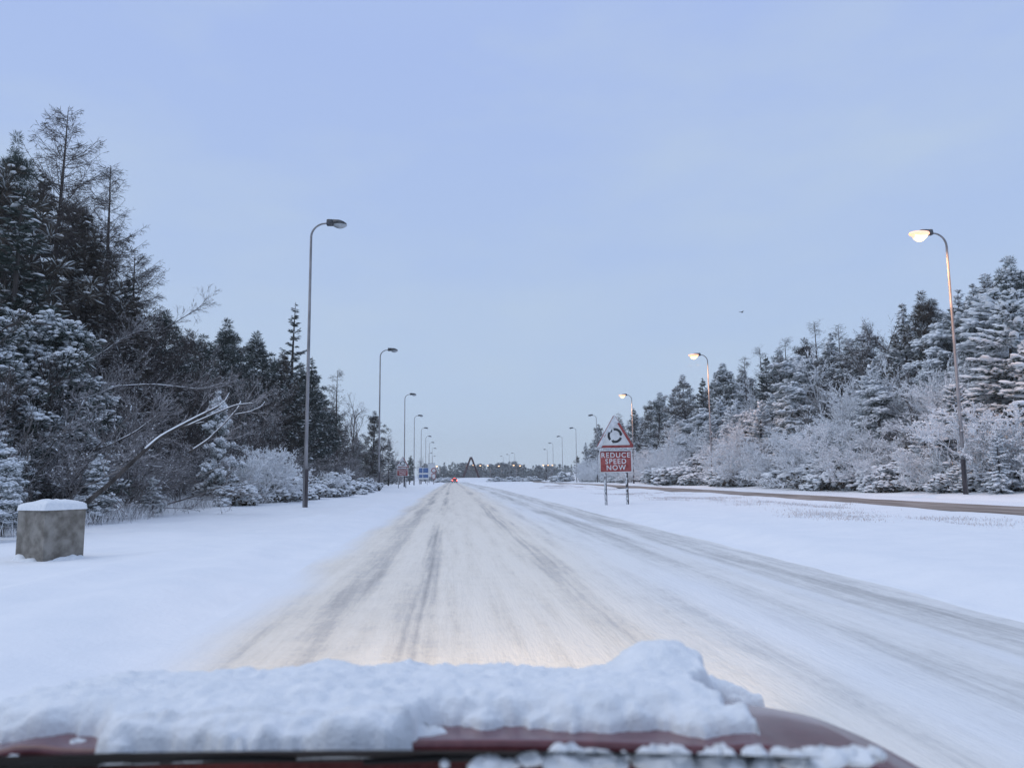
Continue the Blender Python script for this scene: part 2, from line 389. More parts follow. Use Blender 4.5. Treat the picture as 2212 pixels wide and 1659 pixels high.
# roundabout ring and road round it
a = np.linspace(0, 2*pi, 49); rr = np.array([14.0, 27.5]); A, R_ = np.meshgrid(a, rr)
X = RB[0] + R_*np.cos(A); Y = RB[1] + R_*np.sin(A)
g = Geo(); g.grid(np.stack([X, Y, .04 + fall(Y)], -1)); o = g.build('roundabout_road', 'road'); tag(o, kind='structure')

# ------------------------------------------------------------------ street lamps
def lamp_parts(lit, H=12.0, reach=.98, dark_side=1, arm_r=.62):
    """returns list of (name, mesh, children) for one lamp whose arm points to +x"""
    g = Geo(); g.path([(0, 0, -.3), (0, 0, 1.7), (0, 0, 1.76), (0, 0, H - arm_r)], [.105, .10, .08, .05], 10)
    pole = g.mesh('pole', 'steel', True)
    g = Geo(); pts = [(0, 0, H - arm_r - .02)] + [(arm_r*(1 - cos(t)), 0, H - arm_r + arm_r*sin(t)) for t in np.linspace(.01, pi/2 - .05, 9)] + [(reach - .30, 0, H + .012)]
    g.path(pts, np.linspace(.05, .036, len(pts)), 8); arm = g.mesh('arm', 'steel', True)
    # wide base section, wet and dark on the road side
    g = Geo(); n = 7
    for i in range(n):
        a0 = -pi/2 + pi*i/n; a1 = a0 + pi/n
        if dark_side > 0 or True:
            v = [(.112*cos(a), .112*sin(a), z) for z in (-.2, 1.55) for a in (a0, a1)]
            g.add(v, [(0, 1, 3, 2)])
    base = g.mesh('base_sleeve', 'steel_dark', True)
    # lantern: squarish gear housing, then a canopy that tapers to a nose
    x0 = reach - .34
    g = Geo(); sec = [(x0, .07, .06, .13), (x0 + .02, .10, .085, .17), (x0 + .28, .105, .085, .165)]
    def loft(g, secs, zc, mat=0):
        V = []
        for (x, hw, dn, up) in secs:
            for (sy, sz) in ((-1, -1), (1, -1), (1, .35), (.62, 1), (-.62, 1), (-1, .35)):
                V.append((x, sy*hw, zc + (sz*up if sz > 0 else sz*dn)))
        n = len(secs); q = [(i*6 + j, i*6 + (j+1) % 6, (i+1)*6 + (j+1) % 6, (i+1)*6 + j) for i in range(n-1) for j in range(6)]
        t = [(0, j+1, j) for j in range(1, 5)] + [((n-1)*6, (n-1)*6 + j, (n-1)*6 + j + 1) for j in range(1, 5)]
        g.add(V, q, t, mat=mat)
    loft(g, sec, H)
    loft(g, [(x0 + .285, .13, .03, .165), (x0 + .55, .15, .03, .15), (x0 + .72, .12, .03, .09), (x0 + .84, .05, .03, .02)], H)
    lantern = g.mesh('lantern', 'lantern', False)
    g = Geo(); nu, nv = 15, 9; V = np.zeros((nv, nu, 3))
    for i in range(nv):
        for j in range(nu):
            t = j/(nu - 1); w = (.27 if lit else .15)*sin(pi*min(1, t*.9 + .12))**.6; ph = -pi/2 + pi*i/(nv - 1)
            V[i, j] = (x0 + .30 + (.74 if lit else .56)*t, w*sin(ph), H - .03 - (.06 + (.32 if lit else .13)*sin(pi*min(1, t*.85 + .1)))*cos(ph))  # lit bowl enlarged to take in its glow
    if lit:
        g.grid(V[1:-1, 1:-2]); gb = Geo(); gb.grid(V[:2]); gb.grid(V[-2:]); gb.grid(V[1:-1, :2]); gb.grid(V[1:-1, -3:]); band = gb.mesh('bowl_glow_band', 'glow_fringe', True)  # bowl edges emit orange to imitate the fringe of the glow
    else: g.grid(V); band = None
    bowl = g.mesh('bowl', 'lit_bowl' if lit else 'bowl', True)
    rim = None
    if lit:
        g = Geo(); th = np.linspace(0, 2*pi, 17)
        pts = [(x0 + .65 + .40*cos(t), .26*sin(t), H - .03) for t in th]; g.path(pts, .075, 8, caps=False); rim = g.mesh('rim', 'glow_fringe', True)  # glowing tube added round the bowl as its orange halo
    g = Geo(); C = np.array([(x0 + .14, 0, H + .17), (x0 + .42, 0, H + .15)]); g.lumps(C, np.array([[.15, 0, 0], [.2, 0, 0]]), np.array([[0, .1, 0]]*2), np.array([[0, 0, .05]]*2))
    cap = g.mesh('snow_cap', 'snow_tree', True)
    return pole, arm, base, lantern, bowl, rim, cap, band
LAMPS = {}
def lamp(X, Y, rz, lit, label, group, H=12.0, lit_power=0, full=True, dz=0):
    key = (lit, H)
    if key not in LAMPS: LAMPS[key] = lamp_parts(lit, H)
    pole, arm, base, lantern, bowl, rim, cap, band = LAMPS[key]
    r = empty('street_lamp', (X, Y, gz(X, Y) + dz), rz); tag(r, label, 'street lamp', group)
    def ch(name, me, p):
        o = bpy.data.objects.new(name, me); COL.objects.link(o); o.parent = p; return o
    ch('pole', pole, r); ch('arm', arm, r)
    if full: ch('base_sleeve', base, r)
    l = ch('lantern', lantern, r); ch('bowl', bowl, l)
    if rim: ch('rim', rim, l); ch('bowl_glow_band', band, l)
    if full: ch('snow_cap', cap, l)
    if lit_power:
        ld = bpy.data.lights.new('lamp_light', 'SPOT'); ld.energy = lit_power; ld.color = (1.0, .50, .24); ld.shadow_soft_size = .2; ld.spot_size = radians(155); ld.spot_blend = .6
        lo = bpy.data.objects.new('lamp_light', ld); COL.objects.link(lo); lo.parent = r; lo.location = (1.2, 0, H - .5)
    return r
LEFT = [(-6.0, 32.4), (-6.15, 66), (-6.15, 101), (-6.5, 134), (-6.6, 167), (-6.7, 199), (-6.8, 234), (-6.9, 272), (-9.5, 318), (-9, 360)]
Llab = ['unlit street lamp on the snowy verge beside the leaning snow-lined tree', 'unlit street lamp between the leaning tree and the smaller roundabout sign', 'unlit street lamp rising just behind the smaller roundabout warning sign']
for i, (x, y) in enumerate(LEFT):
    lamp(x, y, 0, False, Llab[i] if i < 3 else 'distant unlit street lamp in the line along the wood, past the smaller roundabout sign', 'unlit lamps along the wooded verge' , full=i < 6)
RIGHT = [(22.9, 33), (23.5, 68.5), (24.5, 103), (26.0, 137), (27.6, 170), (29.5, 205), (32, 243), (36, 290)]
Rlab = ['glowing amber street lamp in front of the big snow-laden fir', 'glowing amber street lamp before the frosted shrubs on the bank', 'glowing amber street lamp rising behind the large red roundabout sign']
for i, (x, y) in enumerate(RIGHT):
    lit = i < 3
    lamp(x, y, pi, lit, Rlab[i] if lit else 'unlit street lamp on the far verge beyond the lit ones', 'lit lamps on the far verge' if lit else 'unlit lamps on the far verge', lit_power=750 if lit else 0, full=i < 5)
for px, py, D in ((1112, 973, 320), (1100, 979, 345), (1087, 985, 370)):
    x, y, z = at(px, py, D); lamp(x, y, pi, False, 'small unlit street lamp standing beyond the roundabout island', 'unlit lamps beyond the roundabout', full=False)
for px, py, D in ((944, 1006, 345), (1009, 1006, 372), (1023, 1004, 350), (1038, 1005, 360), (1054, 1005, 355), (1078, 1006, 365), (1110, 1004, 350), (1124, 1006, 360), (1174, 1004, 345), (1184, 1004, 352), (1194, 1004, 349)):
    x, y, z = at(px, py, D); h = round(z - gz(x, y), 1)
    lamp(x + 1.2, y, pi, True, 'tiny lit street lamp glowing before the far trees past the roundabout', 'lit lamps before the far trees', H=h, full=False, lit_power=120)

# ------------------------------------------------------------------ signs
def text_mesh(body, size, depth, mat):
    cu = bpy.data.curves.new('lettering', 'FONT'); cu.body = body; cu.size = size; cu.align_x = 'CENTER'; cu.align_y = 'CENTER'; cu.extrude = depth; cu.offset = size*.013; cu.space_character = 1.18; cu.resolution_u = 4
    o = bpy.data.objects.new('lettering', cu); COL.objects.link(o)
    dg = bpy.context.evaluated_depsgraph_get(); me = bpy.data.meshes.new_from_object(o.evaluated_get(dg))
    bpy.data.objects.remove(o); bpy.data.curves.remove(cu); me.materials.clear(); me.materials.append(M[mat])
    return me
def tri(w, zc0, inset=0.0):
    h = w*.866; k = inset
    return [(-w/2 + k*1.732, zc0 + k), (w/2 - k*1.732, zc0 + k), (0, zc0 + h - 2*k)]
def rounded(pts, r, n=5):
    out = []; m = len(pts)
    for i in range(m):
        p = np.array(pts[i]); a = np.array(pts[i-1]) - p; b = np.array(pts[(i+1) % m]) - p
        a = a/np.linalg.norm(a); b = b/np.linalg.norm(b)
        half = math.acos(np.clip(a @ b, -1, 1))/2; d = r/math.tan(half); bis = (a + b)/np.linalg.norm(a + b); c = p + bis*r/sin(half)
        s = p + a*d - c; e = p + b*d - c
        for k in range(n + 1):
            t = k/n; v = s*(1 - t) + e*t; v = v/np.linalg.norm(v)*r; out.append(tuple(c + v))
    return out
def roundabout_sign(X, Y, rz, w, label, words, post_len, tilt=0.0, frost=.5, seed=1):
    z = gz(X, Y); s = w/1.5
    r = empty('warning_sign', (X, Y, z), rz); r.rotation_euler = (0, tilt, rz); tag(r, label, 'road sign', 'roundabout warning signs')
    pw, ph = 1.26*s, .86*s; z0 = post_len; z1 = z0 + ph + .09*s
    for sx in (-1, 1):
        g = Geo(); g.path([(sx*.41*s, .06, -.4), (sx*.41*s, .06, z1 + .3*s)], .05*s, 10)
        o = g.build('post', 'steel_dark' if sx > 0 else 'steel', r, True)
        g = Geo(); rs = np.random.RandomState(seed + 5 + sx); n = 22; C = np.stack([sx*.41*s - .03*s + rs.uniform(-.02, .02, n)*s, .06 - .045*s + rs.uniform(-.01, .01, n), rs.uniform(0, z0, n)], 1)
        g.lumps(C, np.array([[.03*s, 0, 0]]*n), np.array([[0, .016, 0]]*n), np.stack([0*C[:, 0], 0*C[:, 0], rs.uniform(.05, .14, n)], 1)); g.build('snow_crust', 'sign_frost', o, True)
    g = Geo(); g.prism(rounded(tri(w, z1), .06*s), 0, .012); g.build('back_plate', 'grey_plate', r)
    g = Geo(); g.prism(rounded(tri(w - .01, z1 + .003), .06*s), -.008, -.001); tp = g.build('red_triangle', 'red', r)
    g = Geo(); g.prism(rounded(tri(w, z1, .095*s), .03*s), -.014, -.009); g.build('white_panel', 'white', tp)
    cz = z1 + w*.866*.36; R1, R0 = .285*s, .195*s
    for k in range(3):                                   # three arrows chasing clockwise
        g = Geo(); a0 = radians(100 - 120*k); a1 = a0 - radians(84); n = 10
        pts = [(a0 + (a1 - a0)*i/n) for i in range(n + 1)]
        V = np.array([[(R0*cos(t), -.019, cz + R0*sin(t)), (R1*cos(t), -.019, cz + R1*sin(t))] for t in pts]); g.grid(V)
        V2 = V.copy(); V2[..., 1] = -.0145
        g.grid(V2); Rm = (R0 + R1)/2; at_ = a1 - radians(24)
        g.add([((R0 - .03*s)*cos(a1), -.019, cz + (R0 - .03*s)*sin(a1)), ((R1 + .03*s)*cos(a1), -.019, cz + (R1 + .03*s)*sin(a1)), (Rm*cos(at_), -.019, cz + Rm*sin(at_))], None, [(0, 1, 2)])
        g.build('arrow', 'black', tp)
    # lower plate
    g = Geo(); g.prism(rounded([(-pw/2, z0), (pw/2, z0), (pw/2, z0 + ph), (-pw/2, z0 + ph)], .04*s), 0, .012); g.build('lower_back_plate', 'grey_plate', r)
    g = Geo(); g.prism(rounded([(-pw/2, z0), (pw/2, z0), (pw/2, z0 + ph), (-pw/2, z0 + ph)], .04*s), -.008, -.001); lp = g.build('lower_plate', 'white', r)
    b_ = .045*s; g = Geo(); g.prism(rounded([(-pw/2 + b_, z0 + b_), (pw/2 - b_, z0 + b_), (pw/2 - b_, z0 + ph - b_), (-pw/2 + b_, z0 + ph - b_)], .03*s), -.013, -.0085); g.build('red_panel', 'red', lp)
    for k, wd in enumerate(words):
        me = text_mesh(wd, .265*s, .002, 'white'); o = bpy.data.objects.new('word', me); COL.objects.link(o); o.parent = lp
        o.rotation_euler = (pi/2, 0, 0); o.location = (0, -.0165, z0 + ph - .20*s - k*.235*s)
    for i, zz, hw in ((0, z1, .5), (1, z0 + ph, .4)):
        g = Geo(); n = 26; rs = np.random.RandomState(seed + i); xx = np.linspace(-hw*w, hw*w, n)
        C = np.stack([xx, rs.uniform(-.02, .0, n) - .02, np.full(n, zz + .005 + (.0 if i else -.035))], 1)
        g.lumps(C, np.stack([rs.uniform(.05, .09, n)*s, 0*xx, 0*xx], 1), np.array([[0, .035, 0]]*n), np.stack([0*xx, 0*xx, rs.uniform(.014, .03, n)*s], 1)); g.build('snow_ledge', 'snow_tree', r, True)
    # snow frozen onto the face: a thin crust over one sloping edge and part of the panel
    nx, nz = 60, 60; U = np.linspace(-w*.5, w*.5, nx); Wz = np.linspace(z1 + .015, z1 + w*.866, nz); UX, UZ = np.meshgrid(U, Wz)
    hz = (UZ - z1)/(w*.866); inside = (np.abs(UX) < (1 - hz)*w*.5 - .008*s)
    dl = (UX + (1 - hz)*w*.5)/s                               # distance from the left sloping edge
    cov = .24*frost + .05 - dl + .16*fbm(UX*5/s + seed, UZ*5/s, 4, seed) + .55*sm(.62, .95, hz)*frost
    th = .004 + .022*np.clip(cov*3, 0, 1)
    keep = (inside & (cov > 0)); kq = keep[:-1, :-1] & keep[1:, :-1] & keep[:-1, 1:] & keep[1:, 1:]
    g = Geo(); g.grid(np.stack([UX, -.0155 - th, UZ], -1), keep=kq); g.build('snow_crust', 'sign_frost', r, True)
    return r
x, y, z = at(1333, 1075, 31)
roundabout_sign(x, 31, radians(-3), 1.6, 'large red REDUCE SPEED NOW roundabout sign on the grassy central reservation', ('REDUCE', 'SPEED', 'NOW'), 1.28, tilt=radians(-.6), frost=.62, seed=3)
x, y, z = at(868.5, 1056, 88)
roundabout_sign(x, 88, radians(2), 1.5, 'smaller red roundabout warning sign on the verge under the unlit lamps', ('REDUCE', 'SPEED', 'NOW'), 1.35, tilt=radians(1), frost=.40, seed=9)

# blue panel direction board
x, y, z = at(915, 1045, 150); zb = gz(x, 150)
r = empty('direction_sign', (x, 150, zb), radians(4)); tag(r, 'white direction board with four blue panels on two posts by the wood', 'road sign')
for sx in (-.7, .7):
    g = Geo(); g.path([(sx, .08, -.3), (sx, .08, 3.2)], .05, 8); g.build('post', 'steel', r, True)
g = Geo(); g.box(-1.02, 1.02, 0, .03, 1.05, 3.35); bevel(g.build('board', 'white', r), .01)
for x0, x1, z0, z1 in ((-.88, -.22, 2.35, 3.25), (-.1, .88, 2.35, 3.25), (-.88, -.22, 1.4, 2.0), (-.1, .88, 1.4, 2.0)):
    g = Geo(); g.box(x0, x1, -.012, -.003, z0, z1); g.build('blue_panel', 'blue', r)
x, y, z = at(932, 1042, 205); zb = gz(x, 205)
r = empty('direction_sign', (x, 205, zb), radians(2)); tag(r, 'plain white rectangular board behind the blue panel direction sign', 'road sign')
for sx in (-.6, .6):
    g = Geo(); g.path([(sx, .08, -.3), (sx, .08, 4.9)], .06, 8); g.build('post', 'steel', r, True)
g = Geo(); g.box(-.95, .95, 0, .04, 1.7, 5.2); bevel(g.build('board', 'white', r), .01)
g = Geo(); g.box(-.98, .98, -.02, .06, 5.205, 5.3); g.build('top_rail', 'lantern', r)
# post with a red ring sign above a red edged plate
x, y, z = at(937, 1044, 172); zb = gz(x, 172)
r = empty('round_sign', (x, 172, zb), 0); tag(r, 'red ringed round sign above a red edged white plate on brown post', 'road sign')
g = Geo(); g.path([(0, .06, -.3), (0, .06, 3.2)], .07, 8); g.build('post', 'corten', r, True)
def disc(R0, R1, y, cz, n=24):
    g = Geo(); V = np.array([[(rr_*cos(t), y, cz + rr_*sin(t)) for t in np.linspace(0, 2*pi, n + 1)] for rr_ in (R0, R1)]); g.grid(V); return g
g = Geo(); g.prism([(.60*cos(t), 3.0 + .60*sin(t)) for t in np.linspace(0, 2*pi, 24, endpoint=False)], 0, .02); g.build('round_plate', 'red', r)
g = Geo(); g.prism([(.40*cos(t), 3.0 + .40*sin(t)) for t in np.linspace(0, 2*pi, 24, endpoint=False)], -.01, -.003); g.build('white_disc', 'white', r)
g = Geo(); g.prism([(-.5, 1.35), (0, .95), (.5, 1.35), (.5, 2.3), (-.5, 2.3)], 0, .02); g.build('lower_plate', 'red', r)
g = Geo(); g.prism([(-.36, 1.4), (0, 1.12), (.36, 1.4), (.36, 2.18), (-.36, 2.18)], -.01, -.003); g.build('white_panel', 'white', r)
# back of a round sign on the far verge
x, y, z = at(1193, 1038, 128); zb = gz(x, 128); _, _, zc = at(1193, 1018, 128)
r = empty('round_sign', (x, 128, zb), 0); tag(r, 'grey back of a round sign on a thin post beside the far carriageway', 'road sign')
g = Geo(); g.path([(0, .05, -.3), (0, .05, zc - zb + .35)], .04, 8); g.build('post', 'steel', r, True)
g = Geo(); g.prism([(.33*cos(t), zc - zb + .33*sin(t)) for t in np.linspace(0, 2*pi, 20, endpoint=False)], 0, .02); g.build('disc', 'grey_plate', r)

# ------------------------------------------------------------------ concrete box on the verge
def box_thing():
    D = 12.7; x, y, z = at(108, 1192, D); zb = gz(x, y) - .02
    r = empty('concrete_box', (x, y, zb), radians(62)); tag(r, 'squat grey-brown concrete box with a domed cap of snow on the verge', 'concrete box'); r.scale = (.84, .84, .86)
    g = Geo(); n = 14; V = []
    def side(p, q):
        u = np.linspace(0, 1, n)[None]; w = np.linspace(0, 1, n)[:, None]
        P = np.zeros((n, n, 3)); P[..., 0] = p[0] + (q[0] - p[0])*u; P[..., 1] = p[1] + (q[1] - p[1])*u; P[..., 2] = -.25 + 1.17*w
        nx, ny = (q[1] - p[1]), -(q[0] - p[0]); L = math.hypot(nx, ny); d = .012*fbm(P[..., 0]*9 + P[..., 1]*9, P[..., 2]*9, 3, 2)*np.sin(pi*u)*np.sin(pi*np.clip(w, 0, 1))
        P[..., 0] += nx/L*d; P[..., 1] += ny/L*d; g.grid(P)
    c = [(-.40, -.37), (.40, -.37), (.40, .37), (-.40, .37)]
    for i in range(4): side(c[i], c[(i+1) % 4])
    g.build('body', 'stone', r, True)
    for o in r.children:
        for p in o.data.polygons: p.use_smooth = False
    g = Geo(); g.box(-.404, .404, -.374, .374, .915, .965); bevel(g.build('lid', 'stone', r), .02)
    k = 34; U = np.linspace(-1, 1, k); A, B = np.meshgrid(U, U); rr_ = np.clip(1 - np.maximum(np.abs(A), np.abs(B))**2.6, 0, 1)
    Z = .955 + .15*rr_**.6*(.85 + .4*fbm(A*1.3 + 3, B*1.3, 3, 5)) - .06*(rr_ < .02)
    g = Geo(); g.grid(np.stack([A*.425*(1 + .03*fbm(B*4, A*4, 2, 3)), B*.40*(1 + .03*fbm(A*4, B*4, 2, 7)), Z], -1)); g.build('snow_cap', 'snow_car', r, True)
    g = Geo(); k = 40; U = np.linspace(-1, 1, k); A, B = np.meshgrid(U, U); rr_ = np.maximum(np.abs(A), np.abs(B))
    Z = .035 + .15*np.exp(-((rr_ - .58)/.20)**2)*(.55 + .9*fbm(A*2.2, B*2.2, 3, 6)) - .16*sm(.7, 1.0, np.hypot(A, B)) - .05
    g.grid(np.stack([A*.72, B*.70, Z], -1)); g.build('snow_drift', 'snow_car', r, True)
box_thing()

# ------------------------------------------------------------------ tree prototypes
def unit(v): return v/np.maximum(np.linalg.norm(v, axis=-1, keepdims=True), 1e-9)
def trunk_geo(g, H, r0, r1, bend, k=7, n=9, seed=0):
    rs = np.random.RandomState(seed); t = np.linspace(0, 1, n)
    P = np.stack([bend*H*.03*np.sin(t*3 + seed) + 0*t, bend*H*.03*np.sin(t*2.3 + 2*seed), t*H - .4*(t == 0)], 1); P[:, :2] -= P[0, :2]
    g.path(P, r0*(1 - t)**.9 + r1, k)
    return lambda z: np.stack([np.interp(z, P[:, 2], P[:, 0]), np.interp(z, P[:, 2], P[:, 1]), z], -1)
def conifer(seed, H=10, R=2.2, base=.08, nb=130, dens=26, snow=.15, frost=.15, droop=-.15, tipup=.25, sparse=0., csize=.15, lump=.11, brown=False, power=.85, pads=0.):
    """whorled spruce or fir: tapering trunk, boughs, needle sprays and snow lying along the boughs"""
    rs = np.random.RandomState(seed); gt, gc, gs = Geo(), Geo(), Geo()
    ax = trunk_geo(gt, H, H*.016, .012, .35, seed=seed)
    zt = base + (1 - base)*rs.uniform(0, 1, nb)**.92; zt = np.round(zt*26)/26*.6 + zt*.4
    z = zt*H*.985; L = R*np.clip((1 - zt)**power*1.12 + .05, .05, 1)*rs.uniform(.62, 1.12, nb)*np.where(zt < .14, .75, 1)
    if sparse: L *= rs.uniform(1 - sparse, 1, nb)
    az = np.arange(nb)*2.399 + rs.uniform(-.5, .5, nb)
    d = np.stack([np.cos(az), np.sin(az), 0*az], 1); side = np.stack([-np.sin(az), np.cos(az), 0*az], 1)
    e0 = (droop + .75*zt**2 + rs.uniform(-.12, .12, nb))[:, None]; cv = (tipup*rs.uniform(.3, 1, nb))[:, None]
    O = ax(z)
    def bp(t, i=None):
        sl = slice(None) if i is None else i
        t = np.asarray(t)[..., None]; l = L[sl][..., None]
        return O[sl] + d[sl]*l*t + np.array([0, 0, 1.])*l*(e0[sl]*t + cv[sl]*(t*t - .45*t))
    K = 4
    for k in range(K):
        gt.tubes(bp(np.full(nb, k/K)), bp(np.full(nb, (k+1)/K)), .012 + .010*L*(1 - k/K), .010 + .010*L*(1 - (k+1)/K)*.9, 3)
    n = np.maximum((dens*1.6*L).astype(int), 6); bi = np.repeat(np.arange(nb), n); N = len(bi)
    t = rs.uniform(.10, 1, N)**.75; P = bp(t, bi); lat = rs.uniform(-1, 1, N); w = (.30*L[bi]*(1.05 - t) + .07)*np.abs(lat)**.8*np.sign(lat)
    P = P + side[bi]*w[:, None]; P[:, 2] += -.10*np.abs(w) + rs.uniform(-.11, .03, N)
    dirv = unit(d[bi]*rs.uniform(.5, 1, N)[:, None] + side[bi]*(np.sign(lat)*rs.uniform(.2, 1, N))[:, None] + np.array([0, 0, 1.])*rs.uniform(-.35, .25, N)[:, None])
    ln = csize*rs.uniform(.6, 1.3, N); up = unit(rs.normal(0, 1, (N, 3)) + np.array([0, 0, .4])); vv = unit(np.cross(dirv, up))
    mat = np.where(rs.uniform(0, 1, N) < frost, 1, 0)
    gc.diamonds(P, dirv*ln[:, None], vv*(ln*.22)[:, None], mat=mat)
    ns = int(N*snow)
    if ns:
        si = rs.choice(N, ns, replace=True); C = P[si] + np.array([0, 0, 1.])*rs.uniform(.02, .07, ns)[:, None]
        a = lump*rs.uniform(.6, 1.5, ns); dv = dirv[si]; sv = unit(np.cross(dv, np.array([0, 0, 1.])))
        gs.lumps(C, dv*a[:, None]*1.25, sv*a[:, None]*.7, np.array([[0, 0, 1.]])*(a*.42)[:, None])
    if pads:
        kp = 7; bi2 = np.repeat(np.arange(nb), kp); t2 = (np.tile(np.arange(kp), nb) + rs.uniform(.1, .9, nb*kp))/kp*.8 + .22; C = bp(t2, bi2); l2 = L[bi2]; sgn = rs.uniform(-1, 1, nb*kp)
        C = C + side[bi2]*(sgn*.22*l2*(1.1 - t2))[:, None]; C[:, 2] += .03 - .05*np.abs(sgn)
        tg = unit(bp(np.minimum(t2 + .08, 1.1), bi2) - bp(t2, bi2)); a = (.09 + .075*l2)*rs.uniform(.6, 1.3, nb*kp)*pads; m = rs.uniform(0, 1, nb*kp) < .86
        sv = unit(np.cross(tg, np.array([0, 0, 1.])))
        gs.lumps(C[m], (tg*(a*1.25)[:, None])[m], (sv*(a*.8)[:, None])[m], (np.array([[0, 0, 1.]])*(a*.42)[:, None])[m])
    return [('trunk', gt, 'bark', True), ('crown', gc, ['needle_brown' if brown else 'needle', 'needle_frost'], False)] + ([('snow_load', gs, 'snow_tree', True)] if (ns or pads) else [])
def pine(seed, H=10, R=2.4, base=.3, nl=34, tufts=5, cards=46, snow=.1, frost=.15, lean=0., csize=.17, brown=False, lump=.13, low=False):
    """scots pine: irregular limbs ending in rounded tufts of needles"""
    rs = np.random.RandomState(seed); gt, gc, gs = Geo(), Geo(), Geo()
    ax0 = trunk_geo(gt, H*.94, H*.017, .03, 1.0, seed=seed); ax = lambda z: ax0(z) + np.stack([lean*(z/H)**2*H, 0*z, 0*z], -1)
    zt = np.sort(base + (1 - base)*rs.uniform(0, 1, nl)); az = np.arange(nl)*2.4 + rs.uniform(-.6, .6, nl)
    prof = np.clip(np.sin(pi*np.clip((zt - base)/(1 - base)*.86 + .14, 0, 1)), .12, 1)
    if low: prof = np.clip(1.1*(1 - zt)**.6, .15, 1)
    L = R*prof*rs.uniform(.5, 1.15, nl)
    d = np.stack([np.cos(az), np.sin(az), rs.uniform(.1, .7, nl)*(.5 + zt)], 1); O = ax(zt*H*.92); E = O + d*L[:, None]
    Mid = (O + E)/2 - np.array([0, 0, 1.])*(L*.08)[:, None]
    gt.tubes(O, Mid, .02 + .014*L, .012 + .010*L, 4); gt.tubes(Mid, E, .012 + .010*L, .008, 4)
    T = np.repeat(E, tufts, 0); back = rs.uniform(-.05, .62, len(T))[:, None]; T = T*(1 - back) + np.repeat(O, tufts, 0)*back
    T = T + rs.normal(0, .22, T.shape)*np.array([1, 1, .6])*R/2.2
    T = np.concatenate([T, ax(np.array([H*.93, H*.96, H*.985])) + rs.normal(0, .06, (3, 3))])
    nT = len(T); ti = np.repeat(np.arange(nT), cards); N = len(ti)
    dr = unit(rs.normal(0, 1, (N, 3)) + np.array([0, 0, .45])); rad = rs.uniform(.2, 1, N)**.6*.30*R/2.2
    P = T[ti] + dr*rad[:, None]*np.array([1.1, 1.1, .8]); ln = csize*rs.uniform(.6, 1.25, N); vv = unit(np.cross(dr, rs.normal(0, 1, (N, 3))))
    mat = np.where(rs.uniform(0, 1, N) < frost*(1 + dr[:, 2]), 1, 0)
    gc.diamonds(P, dr*ln[:, None], vv*(ln*.12)[:, None], mat=mat)
    ns = int(N*snow)
    if ns:
        cand = np.where(dr[:, 2] > .1)[0]; si = rs.choice(cand, ns); a = lump*rs.uniform(.5, 1.4, ns); th = rs.uniform(0, 2*pi, ns)
        A = np.stack([np.cos(th), np.sin(th), rs.uniform(-.2, .2, ns)], 1); B = np.stack([-np.sin(th), np.cos(th), 0*th], 1)
        gs.lumps(P[si] + np.array([0, 0, .05]), A*a[:, None], B*(a*.7)[:, None], np.array([[0, 0, 1.]])*(a*.5)[:, None])
    return [('trunk', gt, 'bark', True), ('crown', gc, ['needle_brown' if brown else 'needle', 'needle_frost'], False)] + ([('snow_load', gs, 'snow_tree', True)] if ns else [])
def grow(rs, P, D, L, counts, ratio, spread, up, segs=3, wig=.18):
    """levels of branches: list of (polyline points [N, segs+1, 3], level)"""
    out = []
    for lv in range(len(counts) + 1):
        N = len(P); pts = [P]; dd = D.copy(); p = P
        for s in range(segs):
            dd = unit(dd + rs.normal(0, wig, (N, 3)) + np.array([0, 0, 1.])*up); p = p + dd*(L/segs)[:, None]; pts.append(p)
        pts = np.stack(pts, 1); out.append(pts)
        if lv == len(counts): break
        c = counts[lv]; idx = np.repeat(np.arange(N), c); t = rs.uniform(.22, 1.0, len(idx)); k = np.minimum((t*segs).astype(int), segs - 1); f = (t*segs - k)[:, None]
        P = pts[idx, k]*(1 - f) + pts[idx, k+1]*f; tang = unit(pts[idx, k+1] - pts[idx, k])
        D = unit(tang + spread*unit(rs.normal(0, 1, (len(idx), 3)) + np.array([0, 0, .15]))); L = L[idx]*ratio*rs.uniform(.6, 1.2, len(idx))*(1.1 - .45*t)
    return out
